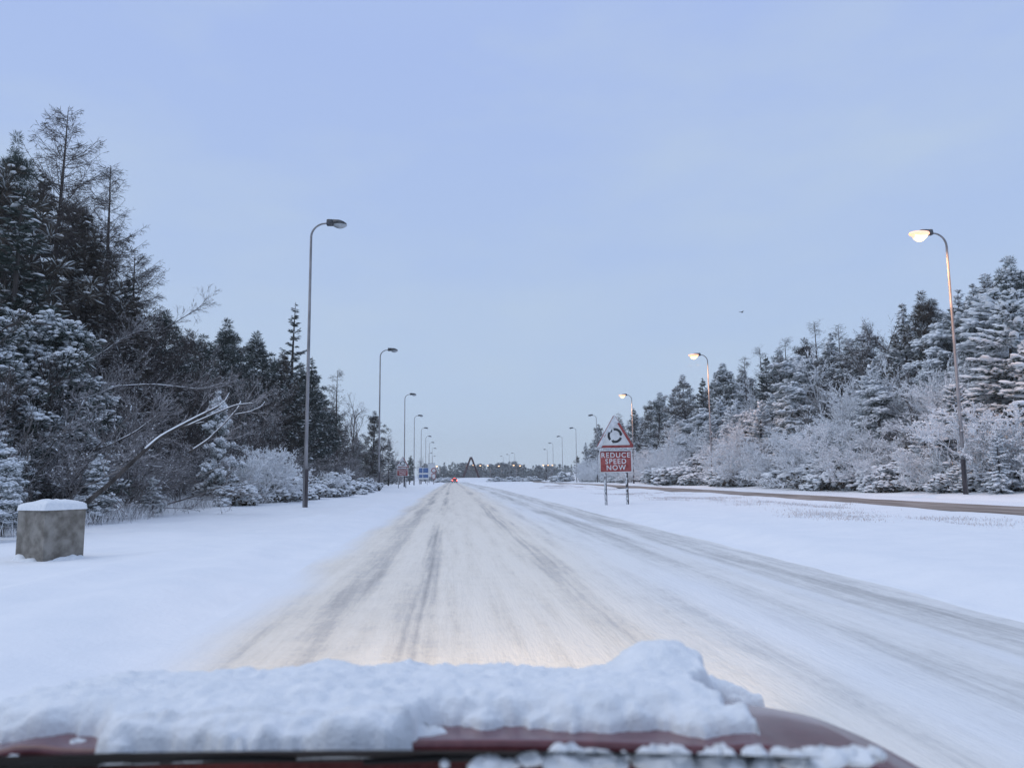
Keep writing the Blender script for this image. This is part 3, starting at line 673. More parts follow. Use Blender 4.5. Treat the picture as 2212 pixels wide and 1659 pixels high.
def bare(seed, H=4.5, stems=6, counts=(6, 6, 5), spread=.85, sspread=.55, ratio=.55, up=.05, r0=.035, wood='twig', snow=.0, lum=.05, twig_w=.010, h0=.5):
    """bare shrub or small tree with fine twigs; snow or frost lies on the twigs"""
    rs = np.random.RandomState(seed); gt, gc, gs = Geo(), Geo(), Geo()
    th = rs.uniform(0, 2*pi, stems); P = np.stack([.25*np.cos(th)*rs.uniform(0, 1, stems), .25*np.sin(th), 0*th - .1], 1)
    D = unit(np.stack([np.cos(th)*sspread, np.sin(th)*sspread, np.ones(stems)], 1)); L = H*h0*rs.uniform(.7, 1.2, stems)
    lv = grow(rs, P, D, L, counts, ratio, spread, up)
    top = max(p[..., 2].max() for p in lv); sc = H/top
    for k, pts in enumerate(lv):
        pts = pts*np.array([sc, sc, sc]); r = r0*(.45**k)
        for s in range(pts.shape[1] - 1):
            a, b = pts[:, s], pts[:, s+1]
            if k < 2: gt.tubes(a, b, max(r*(1 - s*.2), .006), max(r*(1 - (s+1)*.2), .005), 4 if k == 0 else 3)
            else:
                u = (b - a)/2; vv = unit(np.cross(u, rs.normal(0, 1, u.shape)))*max(twig_w*(.8 if k > 2 else 1.2), .004); gc.diamonds((a + b)/2, u*1.1, vv)
            if snow and k >= 1:
                m = rs.uniform(0, 1, len(a)) < snow; n = m.sum()
                if n:
                    u = (b - a)[m]/2; sv = unit(np.cross(u, np.array([0, 0, 1.])) + 1e-6); q = lum*rs.uniform(.5, 1.2, n)
                    gs.lumps(((a + b)/2)[m] + np.array([0, 0, .012]), u*.85, sv*q[:, None]*.6, np.array([[0, 0, 1.]])*(q*.55)[:, None])
    out = [('stems', gt, wood if wood in ('larch', 'frost') else 'twig', True), ('twigs', gc, wood, False)]
    if snow: out.append(('snow_load', gs, 'snow_tree', True))
    return out
def larch(seed, H=18, R=3.6, base=.12, nb=120, sub=13, snow=.05, wood='larch'):
    """leafless larch: straight leader, long boughs that sweep up at the tips, hung with short twigs"""
    rs = np.random.RandomState(seed); gt, gc, gs = Geo(), Geo(), Geo()
    ax = trunk_geo(gt, H, H*.012, .012, .3, seed=seed)
    zt = base + (1 - base)*rs.uniform(0, 1, nb)**.9; L = R*np.clip((1 - zt)**.72*1.1 + .04, 0, 1)*rs.uniform(.5, 1.15, nb); az = np.arange(nb)*2.4 + rs.uniform(-.5, .5, nb)
    d = np.stack([np.cos(az), np.sin(az), 0*az], 1); O = ax(zt*H*.99); e0 = rs.uniform(-.15, .15, nb) + .35*zt; cv = rs.uniform(.25, .6, nb)
    def bp(t, i): return O[i] + d[i]*(L[i]*t)[:, None] + np.array([0, 0, 1.])*(L[i]*(e0[i]*t + cv[i]*t**2.2))[:, None]
    I = np.arange(nb); K = 5
    for k in range(K): gt.tubes(bp(np.full(nb, k/K), I), bp(np.full(nb, (k+1)/K), I), .008 + .008*L*(1 - k/K), .007 + .008*L*(1 - (k+1)/K), 3)
    n = np.maximum((sub*L).astype(int), 4); bi = np.repeat(I, n); N = len(bi); t = rs.uniform(.12, 1, N); P = bp(t, bi)
    sg = rs.choice([-1, 1], N); side = np.stack([-np.sin(az), np.cos(az), 0*az], 1)[bi]
    D = unit(d[bi]*.7 + side*(sg*rs.uniform(.3, 1, N))[:, None] + np.array([0, 0, 1.])*rs.uniform(-.5, .5, N)[:, None]); ln = rs.uniform(.10, .42, N)*(1.1 - .5*t)
    gc.diamonds(P + D*ln[:, None], D*ln[:, None], unit(np.cross(D, rs.normal(0, 1, (N, 3))))*.011)
    n2 = 3; Q = np.repeat(P, n2, 0) + np.repeat(D*ln[:, None], n2, 0)*rs.uniform(.3, 1.8, N*n2)[:, None]; D2 = unit(np.repeat(D, n2, 0) + rs.normal(0, .7, (N*n2, 3))); l2 = rs.uniform(.05, .16, N*n2)
    gc.diamonds(Q + D2*l2[:, None], D2*l2[:, None], unit(np.cross(D2, rs.normal(0, 1, (N*n2, 3))))*.009)
    ns = int(N*snow)
    if ns:
        si = rs.choice(N, ns); q = rs.uniform(.02, .05, ns); gs.lumps(P[si] + np.array([0, 0, .02]), D[si]*.12, unit(np.cross(D[si], np.array([0, 0, 1.])))*q[:, None], np.array([[0, 0, 1.]])*q[:, None]*.7)
    return [('trunk', gt, wood, True), ('crown', gc, wood, False)] + ([('snow_load', gs, 'snow_tree', True)] if ns else [])
def bush(seed, H=1.6, R=1.6, n=1500, snow=.55, lump=.14, csize=.12, brown=True):
    """rounded evergreen bush bowed under snow"""
    rs = np.random.RandomState(seed); gt, gc, gs = Geo(), Geo(), Geo()
    k = 26; th = rs.uniform(0, 2*pi, k); e = unit(np.stack([np.cos(th), np.sin(th), rs.uniform(.2, 1.6, k)], 1))*np.array([R, R, H])*.8; gt.tubes(e*0 + np.array([0, 0, -.1]), e, .03, .01, 3)
    kk = 26; cen = unit(rs.normal(0, 1, (kk, 3)))*rs.uniform(.35, .95, kk)[:, None]; cen[:, 2] = np.abs(cen[:, 2]); ci = rs.choice(kk, n)
    loc = unit(rs.normal(0, 1, (n, 3)) + np.array([0, 0, .3]))*rs.uniform(.5, 1, n)[:, None]**.5
    P = cen[ci]*np.array([R, R, H*.8]) + loc*np.array([.30*R, .30*R, .22*H]); P[:, 2] = np.maximum(P[:, 2], .03)
    D = unit(loc + rs.normal(0, .5, (n, 3))); ln = csize*rs.uniform(.6, 1.3, n)
    gc.diamonds(P, D*ln[:, None], unit(np.cross(D, rs.normal(0, 1, (n, 3))))*(ln*.42)[:, None], mat=np.where(rs.uniform(0, 1, n) < .6, 1, 0))
    ns = int(n*snow); cand = np.where(loc[:, 2] > -.1)[0]; si = rs.choice(cand, ns); a = lump*rs.uniform(.5, 1.4, ns); t2 = rs.uniform(0, 2*pi, ns); A = np.stack([np.cos(t2), np.sin(t2), rs.uniform(-.3, .1, ns)], 1); B = np.stack([-np.sin(t2), np.cos(t2), 0*t2], 1)
    gs.lumps(P[si] + np.array([0, 0, .05]), A*a[:, None], B*(a*.75)[:, None], np.array([[0, 0, 1.]])*(a*.5)[:, None])
    return [('stems', gt, 'twig', True), ('leaves', gc, ['needle_brown' if brown else 'needle', 'needle_frost'], False), ('snow_load', gs, 'snow_tree', True)]

PROTO = {}
def proto(key, parts, H): PROTO[key] = ([(n, g.mesh(n, m, s)) for n, g, m, s in parts], H)
for i in range(3):
    proto(f'spruce_dark{i}', conifer(10 + i, 10, 2.1, .05, 150, 26, .03, .10, csize=.15, brown=(i == 2)), 10)
    proto(f'spruce_snow{i}', conifer(20 + i, 7, 2.0, .03, 120, 26, .75, .65, droop=-.28, tipup=.2, csize=.12, lump=.09, pads=1.15), 7)
    proto(f'pine{i}', pine(30 + i, 10, 2.3, .14, 44, 5, 76, .02, .12, csize=.15, brown=(i == 1), lump=.09), 10)
    proto(f'frost_shrub{i}', bare(40 + i, 4.5, 6, (7, 7, 7), .9, .6, .55, .05, .03, 'frost', .75, .06, .020), 4.5)
    proto(f'bush{i}', bush(50 + i, 1.6, 1.5, 1500, 1.2, lump=.12), 1.75)
    proto(f'grey_shrub{i}', bare(60 + i, 4.2, 7, (6, 6, 6), .85, .65, .55, .02, .035, 'frost_thin', .07, .024, .011), 4.2)
for i in range(2):
    proto(f'pine_tall{i}', pine(34 + i, 17, 3.2, .22, 80, 5, 130, .006, .06, csize=.125, brown=(i == 1), lump=.10), 17)
    proto(f'spruce_tall{i}', conifer(15 + i, 16, 2.9, .05, 230, 26, .012, .08, csize=.17, brown=(i == 1), lump=.12), 16)
    proto(f'pine_snow{i}', pine(70 + i, 6, 1.9, .10, 44, 5, 64, .40, .65, low=True, lump=.11, csize=.14), 6)
    proto(f'larch_small{i}', larch(75 + i, 10, 1.8, .2, 80, 10, .03), 10)
    proto(f'grey_tree{i}', bare(78 + i, 8, 1, (14, 8, 7), .75, .12, .5, .06, .08, 'frost_thin', .10, .03, .013, h0=.85), 8)
    proto(f'brown_tree{i}', bare(88 + i, 8, 1, (16, 9, 7), .7, .12, .5, .05, .08, 'larch', .05, .025, .014, h0=.85), 8)
    proto(f'frost_tree{i}', bare(98 + i, 8, 3, (9, 7, 7), .8, .28, .5, .06, .06, 'frost', .60, .06, .022, h0=.8), 8)
for i in range(2):
    proto(f'pine_crest{i}', pine(130 + i, 10, 2.4, .10, 46, 5, 76, .10, .38, csize=.15, brown=(i == 1), lump=.11), 10)
    proto(f'spruce_crest{i}', conifer(133 + i, 10, 2.3, .04, 150, 22, .20, .40, csize=.15, lump=.10, pads=.7), 10)
proto('larch_big0', larch(80, 18, 4.6, .05, 200, 18, .03), 18)
proto('larch_big1', larch(81, 16, 4.0, .05, 180, 18, .05), 16)
proto('spruce_sparse', conifer(85, 12, 2.2, .02, 120, 22, .05, .14, sparse=.55, droop=-.05, tipup=.35, csize=.15), 12)
proto('pine_tuft', pine(90, 7, 2.6, .06, 60, 6, 76, .13, .22, low=True, lump=.12, csize=.15), 7)
proto('fir_big0', conifer(92, 11, 3.6, .02, 190, 26, .16, .30, droop=-.30, tipup=.25, csize=.16, lump=.10, power=.62, pads=1.35), 11)
proto('fir_big1', conifer(93, 8, 3.0, .02, 150, 26, .16, .30, droop=-.32, tipup=.2, csize=.15, lump=.10, power=.7, pads=1.35), 8)
proto('far_spruce', conifer(95, 9, 2.4, .02, 60, 12, .05, .3, csize=.34), 9)
proto('far_round', pine(96, 8, 3.0, .1, 30, 4, 40, .03, .35, csize=.30, brown=True, low=True), 8)

KINDNAME = {'spruce_dark': ('spruce_tree', 'spruce'), 'spruce_snow': ('spruce_tree', 'spruce'), 'spruce_sparse': ('spruce_tree', 'spruce'), 'pine': ('pine_tree', 'pine tree'), 'pine_snow': ('pine_tree', 'pine tree'), 'pine_tuft': ('pine_tree', 'pine tree'),
            'frost_shrub': ('frosted_shrub', 'shrub'), 'grey_shrub': ('bare_shrub', 'shrub'), 'grey_tree': ('bare_tree', 'tree'), 'bush': ('snowy_bush', 'bush'), 'pine_tall': ('pine_tree', 'pine tree'), 'spruce_tall': ('spruce_tree', 'spruce'), 'brown_tree': ('bare_tree', 'tree'), 'frost_tree': ('bare_tree', 'tree'), 'pine_crest': ('pine_tree', 'pine tree'), 'spruce_crest': ('spruce_tree', 'spruce'), 'larch_small': ('larch_tree', 'larch'), 'larch_big': ('larch_tree', 'larch'), 'fir_big': ('fir_tree', 'fir tree'), 'far_spruce': ('spruce_tree', 'spruce'), 'far_round': ('pine_tree', 'pine tree')}
def plant(key, X, Y, H, label, group=None, rz=None, wide=1.0, lean=0, sink=.12):
    parts, H0 = PROTO[key]; s = H/H0; kind, cat = KINDNAME[key.rstrip('0123456789')]
    r = empty(kind, (X, Y, gz(X, Y) - sink*min(1, H/4)), RS.uniform(0, 2*pi) if rz is None else rz); r.scale = (s*wide, s*wide, s)
    if lean: r.rotation_euler[1] = lean
    tag(r, label, cat, group)
    for n, me in parts:
        o = bpy.data.objects.new(n, me); COL.objects.link(o); o.parent = r
        if n in STUFF: o['kind'] = 'stuff'
    return r
def tip(key, px, py, Y, label, group=None, **kw):
    X, _, Z = at(px, py, Y); h = Z - gz(X, Y) + .1
    if label in ('L', 'R'): label = describe(key.rstrip('0123456789'), X, Y, h, label)
    return plant(key, X, Y, h, label, group, **kw)

# ------------------------------------------------------------------ labels by kind, height and nearest landmark
KW = {'spruce_dark': 'snow-dusted dark spruce', 'spruce_tall': 'snow-dusted dark spruce', 'pine': 'snow-dusted dark pine', 'pine_tall': 'snow-dusted dark pine', 'larch_small': 'thin bare larch', 'grey_tree': 'frosty grey bare tree', 'brown_tree': 'dark brown bare tree', 'grey_shrub': 'frosty grey shrub',
      'pine_crest': 'snow-flecked dark pine', 'spruce_crest': 'snow-flecked dark spruce', 'spruce_snow': 'snow-covered spruce', 'pine_snow': 'snow-covered pine', 'frost_shrub': 'white frosted shrub', 'frost_tree': 'white frosted bare tree', 'bush': 'snow-heaped bush'}
def describe(kk, X, Y, h, side):
    px, _ = proj(X, Y, 1); k = KW[kk]
    if 'dark spruce' in k or 'dark pine' in k:
        size = 'tall' if h > 11 else 'middling' if h > 7.5 else 'short'
    elif 'tree' in k or 'larch' in k or kk in ('spruce_snow', 'pine_snow'): size = 'tall' if h > 7 else 'middling' if h > 4.8 else 'short'
    else: size = 'tall' if h > 3.6 else 'middling' if h > 2.2 else 'low'
    if side == 'L':
        where = ('behind the concrete box' if px < 200 else 'behind the leaning tree' if px < 430 else 'behind the snow-heaped bushes' if px < 650 else 'past the open spruce spire' if px < 770 else 'short of the smaller sign' if px < 850 else 'past the smaller sign')
        row = 'at the wood edge' if X > -13.5 else 'inside the wood' if X > -19 else 'deep in the wood'
    else:
        where = ('behind the big firs' if px > 2040 else 'next to the big firs' if px > 1800 else 'behind the middle glowing lamp' if px > 1540 else 'between large sign and middle lamp' if px > 1370 else 'behind the large sign' if px > 1290 else 'past the large sign')
        d = X - 21 - float(opp(Y)); row = 'at the bank foot' if d < 5 else 'on the bank slope' if d < 10.5 else 'on the bank crest'
    return ' '.join(w for w in (size, k, row, where) if w)
# ------------------------------------------------------------------ wood along the near verge
SKY_L = np.array([(-400, 300), (-40, 300), (0, 330), (40, 470), (90, 430), (130, 380), (180, 430), (230, 520), (280, 620), (320, 690), (380, 725), (440, 770), (480, 760), (520, 745), (560, 770), (600, 790), (640, 770), (680, 810), (710, 850), (760, 900), (800, 915), (835, 960), (870, 985), (900, 1000), (935, 1012)], float)
SKY_R = np.array([(1215, 1030), (1228, 1015), (1260, 965), (1290, 935), (1330, 915), (1380, 885), (1420, 868), (1480, 838), (1540, 815), (1600, 795), (1650, 772), (1700, 752), (1760, 725), (1800, 728), (1850, 718), (1900, 700), (1950, 680), (2000, 660), (2040, 650), (2075, 620), (2130, 580), (2212, 580), (2500, 480)], float)
GL = 'wood beside the near verge'
tip('spruce_tall0', -60, 240, 36, 'tall dark spruce partly outside the wood edge, beside the tall bare larch', wide=.8)
tip('pine_tall0', 5, 275, 33, 'tall dark pine next to the tall bare larch', wide=.62)
tip('larch_big0', 132, 232, 39, 'tallest bare larch with a straight leader over the wood', rz=.4)
tip('larch_big1', 240, 352, 42, 'second tall bare larch beside the tallest larch', rz=1.1)
tip('larch_big1', 305, 545, 45, 'lower bare larch with branches sweeping out over the wood edge', rz=2.2, wide=1.3)
tip('pine2', 500, 698, 60, 'pine with an open, bent top on the wood skyline', rz=.3)
tip('spruce_sparse', 638, 652, 66, 'slender open spruce whose spire stands above the wood', rz=.5)
tip('larch_small0', 733, 800, 78, 'thin bare larch tip at the end of the dark wood', wide=1.0)
GLAB = {k: 'conifers of the wood' for k in ('spruce_dark', 'pine', 'spruce_tall', 'pine_tall')}; GLAB.update({k: 'bare trees of the wood' for k in ('larch_small', 'grey_tree', 'brown_tree')}); GLAB['grey_shrub'] = 'shrubs at the foot of the wood'
for px, py, Y, k in ((62, 420, 37, 'spruce_tall1'), (100, 365, 43, 'spruce_tall0'), (170, 410, 44, 'pine_tall1'), (190, 440, 38, 'spruce_tall1'), (150, 520, 40, 'larch_small0'), (280, 640, 42, 'brown_tree0'), (330, 690, 46, 'brown_tree1'), (230, 600, 39, 'larch_small1'), (420, 735, 54, 'grey_tree1'), (362, 688, 50, 'spruce_dark2'), (402, 712, 53, 'pine1'), (425, 728, 57, 'pine2'), (455, 742, 58, 'spruce_dark1'), (485, 748, 61, 'spruce_dark2'), (520, 735, 64, 'pine1'), (590, 770, 68, 'spruce_dark1'), (658, 790, 70, 'pine2'), (215, 520, 40, 'pine1'), (270, 590, 43, 'spruce_dark1'), (345, 665, 47, 'pine0'), (385, 700, 52, 'spruce_dark0'), (440, 738, 56, 'spruce_dark1'), (470, 735, 62, 'pine0'), (545, 718, 63, 'pine2'), (572, 745, 65, 'spruce_dark0'), (605, 765, 66, 'pine1'), (622, 760, 70, 'spruce_dark2'), (670, 770, 72, 'spruce_dark0'), (690, 800, 74, 'pine0'), (715, 845, 80, 'grey_tree0'), (750, 850, 86, 'grey_tree1'), (780, 880, 92, 'grey_tree0'), (800, 890, 96, 'pine1'), (825, 925, 108, 'grey_tree1'), (840, 945, 118, 'spruce_dark1'), (866, 968, 136, 'grey_tree0'), (885, 985, 155, 'pine2'), (905, 990, 180, 'grey_tree1'), (912, 985, 200, 'grey_tree0')):
    kk = k.rstrip('0123456789'); tip(k, px, py, Y, 'L', GLAB[kk])
def fill_left(n, x0, x1, y0, y1, kinds, hmin, hmax, mar=30, dmin=1.6, seed=0, wide=(.9, 1.25)):
    rs = np.random.RandomState(seed); placed = []; tries = 0
    while len(placed) < n and tries < n*60:
        tries += 1
        Y = y0*(y1/y0)**rs.uniform(0, 1); X = -rs.uniform(x0, x1)
        px, _ = proj(X, Y, 1)
        if px < -330: continue
        if any((X - a)**2 + (Y - b)**2 < (dmin*(.7 + Y/90))**2 for a, b in placed): continue
        sk = np.interp(px, SKY_L[:, 0], SKY_L[:, 1]) + mar + rs.uniform(0, 40)*30/Y
        _, _, zt = at(px, sk, Y); h = min(rs.uniform(hmin, hmax), zt - gz(X, Y))
        if h < hmin*.55: continue
        placed.append((X, Y)); k = rs.choice(kinds); kk = k.rstrip('0123456789')
        plant(k, X, Y, h, describe(kk, X, Y, h, 'L'), GLAB[kk], wide=rs.uniform(*wide))
    return placed
fill_left(80, 14.5, 30, 24, 125, ['spruce_dark0', 'spruce_tall0', 'spruce_dark2', 'pine_tall0', 'pine1', 'pine_tall1', 'spruce_tall1', 'pine2'], 6, 14, seed=1, dmin=1.5, wide=(1.0, 1.3))
fill_left(26, 12, 24, 100, 300, ['spruce_dark0', 'pine1', 'pine2', 'grey_tree0'], 5, 9, seed=2, mar=12, dmin=2)
fill_left(46, 11.8, 16.5, 20, 110, ['grey_tree0', 'brown_tree0', 'brown_tree1', 'larch_small1', 'brown_tree0', 'grey_tree1'], 4.0, 8.0, seed=3, dmin=1.3, wide=(1.0, 1.4))
fill_left(74, 10.6, 13.5, 19, 190, ['grey_shrub0', 'grey_shrub1', 'grey_shrub2'], 1.6, 4.0, seed=4, dmin=.8, wide=(1.0, 1.6))
for px, py, Y, H in ((580, 1080, 39, 2.0), (610, 1078, 41, 2.0), (645, 1074, 43, 1.7), (690, 1072, 47, 1.5), (475, 1088, 33.5, 1.6), (715, 1070, 50, 1.7), (742, 1066, 55, 1.6), (770, 1062, 60, 1.6), (795, 1060, 66, 1.5)):
    X, _, _ = at(px, py, Y); plant(f'bush{int(px) % 3}', X, Y, H, 'low bush heaped with white snow at the edge of the wood', 'snow-heaped bushes at the wood edge', wide=1.05)
for px, Y, H in ((492, 35, 2.6), (520, 36, 2.9), (548, 37, 2.8), (566, 38, 2.3), (700, 48, 1.8)):
    X, _, _ = at(px, 1080, Y); plant('frost_shrub%d' % (px % 3), X, Y, H, 'white frosted twiggy shrub at the wood edge before the open spruce spire', 'frosted shrubs at the wood edge', wide=1.25)
for px, Y, H, k in ((60, 25, 6.3, 'pine_tuft'), (-60, 22, 6.0, 'pine_tuft'), (130, 27, 4.6, 'pine_snow0')):
    X, _, _ = at(px, 1050, Y); plant(k, X, Y, H, 'young pine tufted with white snow at the near end of the wood', 'snow-tufted young pines', wide=1.1)
for px, Y, H in ((10, 17.5, 1.7), (205, 22, 1.9), (-45, 16, 2.2), (330, 26, 1.3)):
    X, _, _ = at(px, 1075, Y); plant('pine_snow%d' % (px % 2), X, Y, H, 'little snow-crusted pine sapling between the bare shrubs', 'snow-crusted saplings', wide=1.0)
tip('pine_snow1', 480, 850, 33, 'young pine with a white snowy top behind the leaning tree', wide=.55)

# the leaning tree lined with snow
def leaning_tree():
    Y = 18.0; pts = [(128, 1130), (188, 1085), (240, 1042), (300, 985), (345, 945), (420, 905), (470, 880)]
    P = np.array([at(px, py, Y + .25*i) for i, (px, py) in enumerate(pts)]); base = P[0].copy(); base[2] = gz(P[0][0], P[0][1]) - .1
    r = empty('leaning_tree', base); tag(r, 'bare dark trunk leaning out of the wood with snow lining its branches', 'tree')
    g = Geo(); gs = Geo(); Pl = P - base
    def limb(pts3, r0, r1, sn=1.0):
        pts3 = np.asarray(pts3); n = len(pts3); t = np.linspace(0, 1, n); tt = np.linspace(0, 1, n*4); Q = np.stack([np.interp(tt, t, pts3[:, k]) for k in range(3)], 1)
        Q[1:-1] = (Q[:-2] + 2*Q[1:-1] + Q[2:])/4; rad = r0 + (r1 - r0)*tt; g.path(Q, rad, 6)
        if sn:
            m = tt > (0 if sn == 1 else .6); S = Q[m].copy(); S[:, 2] += rad[m]*.85 + .006; gs.path(S, rad[m]*.62 + .003, 6)
    limb(np.vstack([[0, 0, -.2], Pl]), .075, .028, .5)
    def L(pix, r0, r1, dy=0): limb(np.array([at(px, py, Y + 1 + dy + .2*i) for i, (px, py) in enumerate(pix)]) - base, r0, r1)
    L([(395, 925), (450, 900), (510, 875), (545, 872)], .022, .012)
    L([(408, 978), (450, 950), (480, 920), (512, 885), (520, 868)], .026, .012, .6)
    L([(500, 897), (540, 890), (565, 878), (572, 868)], .012, .006, .8)
    L([(345, 945), (400, 920), (440, 912)], .016, .007)
    L([(470, 880), (486, 866), (495, 850)], .014, .007)
    g.build('trunk', 'bark', r, True); gs.build('snow_lining', 'snow_tree', r, True)
    rs = np.random.RandomState(5)
    P0 = np.array([at(px, py, Y + 1.5) for px, py in ((420, 905), (470, 880), (510, 885), (450, 950), (530, 890), (345, 945))]) - base; P0 = np.repeat(P0, 4, 0)
    lv = grow(rs, P0, unit(np.tile([.8, .2, .3], (len(P0), 1)) + rs.normal(0, .5, P0.shape)), np.full(len(P0), .9), (4, 3), .55, .6, .05)
    g = Geo()
    for k, p in enumerate(lv):
        for s in range(3):
            a, b_ = p[:, s], p[:, s+1]; u = (b_ - a)/2; g.diamonds((a + b_)/2, u*1.1, unit(np.cross(u, rs.normal(0, 1, u.shape)))*(.012, .008, .006)[k])
    g.build('twigs', 'frost_thin', r)
leaning_tree()
# long snow-lined branches reaching out of the wood
def reach_branch(pix, Y, r0, label):
    P = np.array([at(px, py, Y + .15*i) for i, (px, py) in enumerate(pix)])
    root = np.array([P[0][0] - 1.2, Y + .4, gz(P[0][0] - 1.2, Y)]); r = empty('bare_tree', root); tag(r, label, 'tree', 'bare trees reaching out of the wood')
    g = Geo(); gs = Geo(); t = np.linspace(0, 1, len(P)); tt = np.linspace(0, 1, 16); Q = np.stack([np.interp(tt, t, P[:, k]) for k in range(3)], 1) - root
    Q[1:-1] = (Q[:-2] + 2*Q[1:-1] + Q[2:])/4; h = Q[0][2]
    g.path(np.vstack([[0, 0, -.2], [.05, 0, h*.5], [.3, 0, h*.9], Q]), np.concatenate([[.10, .08, .06], np.linspace(.028, .006, 16)])*r0/.03, 6)
    gs.path(Q + np.array([0, 0, .020]), np.linspace(.020, .006, 16)*r0/.03, 6)
    g.build('trunk', 'bark', r, True); gs.build('snow_lining', 'snow_tree', r, True)
    rs = np.random.RandomState(int(pix[0][0])); P0 = np.repeat(Q[3:], 3, 0)
    lv = grow(rs, P0, unit(np.tile(unit(Q[-1] - Q[0]), (len(P0), 1)) + rs.normal(0, .45, P0.shape)), np.full(len(P0), .8), (4, 3), .55, .6, .04); g = Geo(); sn = Geo()
    for k, p in enumerate(lv):
        for s in range(3):
            a, b_ = p[:, s], p[:, s+1]; u = (b_ - a)/2; g.diamonds((a + b_)/2, u*1.1, unit(np.cross(u, rs.normal(0, 1, u.shape)))*(.014, .009, .007)[k])
    g.build('twigs', 'frost_thin', r)
reach_branch([(240, 836), (330, 830), (400, 838), (440, 842), (480, 828)], 26, .03, 'bare tree with a long level snow-lined bough reaching from the wood')
reach_branch([(230, 965), (290, 935), (330, 905), (345, 892)], 23, .03, 'bare tree with a short rising snow-lined bough above the leaning trunk')
reach_branch([(60, 905), (120, 870), (190, 860), (260, 832)], 24, .03, 'bare tree with snow-lined bough before the snow-tufted pines')
reach_branch([(150, 800), (210, 770), (260, 735), (300, 715)], 27, .03, 'bare tree with a high rising snow-lined bough before the dark conifers')
reach_branch([(330, 725), (390, 690), (430, 665), (447, 645)], 44, .03, 'bare tree whose dark bough reaches above the wood skyline')

# ------------------------------------------------------------------ snowy bank on the far side
def fill_right(n, off0, off1, y0, y1, kinds, hmin, hmax, mar=0, dmin=1.6, seed=0, wide=(.9, 1.25), grow_to=0.0):
    rs = np.random.RandomState(seed); placed = []; tries = 0
    while len(placed) < n and tries < n*60:
        tries += 1
        Y = y0*(y1/y0)**rs.uniform(0, 1); X = 21.0 + opp(Y) + rs.uniform(off0, off1)
        px, _ = proj(X, Y, 1)
        if px > 2560: continue
        if any((X - a)**2 + (Y - b)**2 < (dmin*(.7 + Y/100))**2 for a, b in placed): continue
        sk = np.interp(px, SKY_R[:, 0], SKY_R[:, 1]) + mar + rs.uniform(0, 45)*40/Y
        _, _, zt = at(px, sk, Y); hs = zt - gz(X, Y); h = min(rs.uniform(hmin, hmax), hs)
        if grow_to: h = hs*rs.uniform(grow_to, 1.0)
        if h < hmin*.5: continue
        placed.append((X, Y)); k = rs.choice(kinds); kk = k.rstrip('0123456789')
        plant(k, X, Y, h, describe(kk, X, Y, h, 'R'), RG[kk], wide=rs.uniform(*wide))
    return placed
RG = {k: 'trees along the crest of the bank' for k in ('spruce_dark', 'pine', 'larch_small', 'spruce_tall', 'pine_tall', 'pine_crest', 'spruce_crest')}; RG.update({'spruce_snow': 'snow-covered conifers on the bank', 'pine_snow': 'snow-covered conifers on the bank', 'frost_shrub': 'frosted shrubs on the bank', 'bush': 'snow-heaped bushes at the bank foot', 'grey_tree': 'bare frosted trees on the bank', 'frost_tree': 'bare frosted trees on the bank'})
for px, py, Y, k in ((2155, 555, 46, 'pine0'), (2010, 632, 50, 'pine1'), (1955, 655, 53, 'spruce_dark2'), (1985, 650, 56, 'pine0'), (1857, 700, 60, 'pine2'), (1762, 695, 66, 'larch_small0'), (1810, 700, 68, 'larch_small1'), (1790, 720, 64, 'spruce_dark0'), (1700, 730, 74, 'larch_small0'), (1722, 735, 76, 'pine1'), (1648, 765, 82, 'spruce_dark1'), (1575, 785, 92, 'pine0'), (1608, 770, 90, 'larch_small1'), (1640, 750, 84, 'larch_small0'), (1545, 805, 98, 'spruce_dark0'), (1487, 812, 108, 'pine2'), (1450, 840, 114, 'spruce_dark2'), (1420, 850, 120, 'pine0'), (1395, 868, 128, 'pine1'), (1372, 880, 136, 'spruce_dark1'), (1335, 892, 145, 'larch_small1'), (1345, 905, 150, 'spruce_dark0'), (1287, 918, 172, 'pine1'), (1292, 922, 166, 'spruce_dark2'), (1310, 925, 160, 'spruce_snow0'), (1265, 955, 190, 'spruce_dark0'), (1250, 985, 215, 'pine1'), (1235, 1002, 235, 'spruce_dark1'), (1905, 690, 58, 'grey_tree0'), (1935, 665, 56, 'grey_tree1'), (1675, 755, 78, 'pine0'), (1520, 815, 102, 'spruce_dark1'), (2060, 625, 48, 'spruce_dark0'), (2100, 600, 49, 'pine2')):
    k = {'pine0': 'pine_crest0', 'pine2': 'pine_crest1', 'spruce_dark0': 'spruce_crest0', 'spruce_dark2': 'spruce_crest1'}.get(k, k); kk = k.rstrip('0123456789'); tip(k, px, py, Y, 'R', RG[kk], wide=.95)
fill_right(62, 9.5, 16, 40, 230, ['pine_snow0', 'spruce_snow1', 'spruce_snow0', 'pine_snow1', 'spruce_snow2', 'frost_tree1', 'frost_tree0'], 5, 12, mar=22, seed=11, dmin=1.8, wide=(.9, 1.25), grow_to=.78)
fill_right(44, 12, 17, 42, 240, ['pine_crest0', 'spruce_crest0', 'pine_crest1', 'spruce_crest1', 'larch_small0', 'pine_crest0'], 5, 12, mar=2, seed=19, dmin=1.6, wide=(.9, 1.2), grow_to=.86)
fill_right(80, 6, 12, 34, 230, ['spruce_snow0', 'spruce_snow1', 'spruce_snow2', 'pine_snow0', 'pine_snow1', 'spruce_snow0'], 4.0, 8.5, mar=38, seed=12, dmin=1.5, wide=(.9, 1.2))
fill_right(46, 5, 12, 38, 200, ['frost_tree0', 'frost_tree1', 'grey_tree0', 'frost_tree0'], 5, 8.5, mar=45, seed=15, dmin=1.5, wide=(1.0, 1.3))
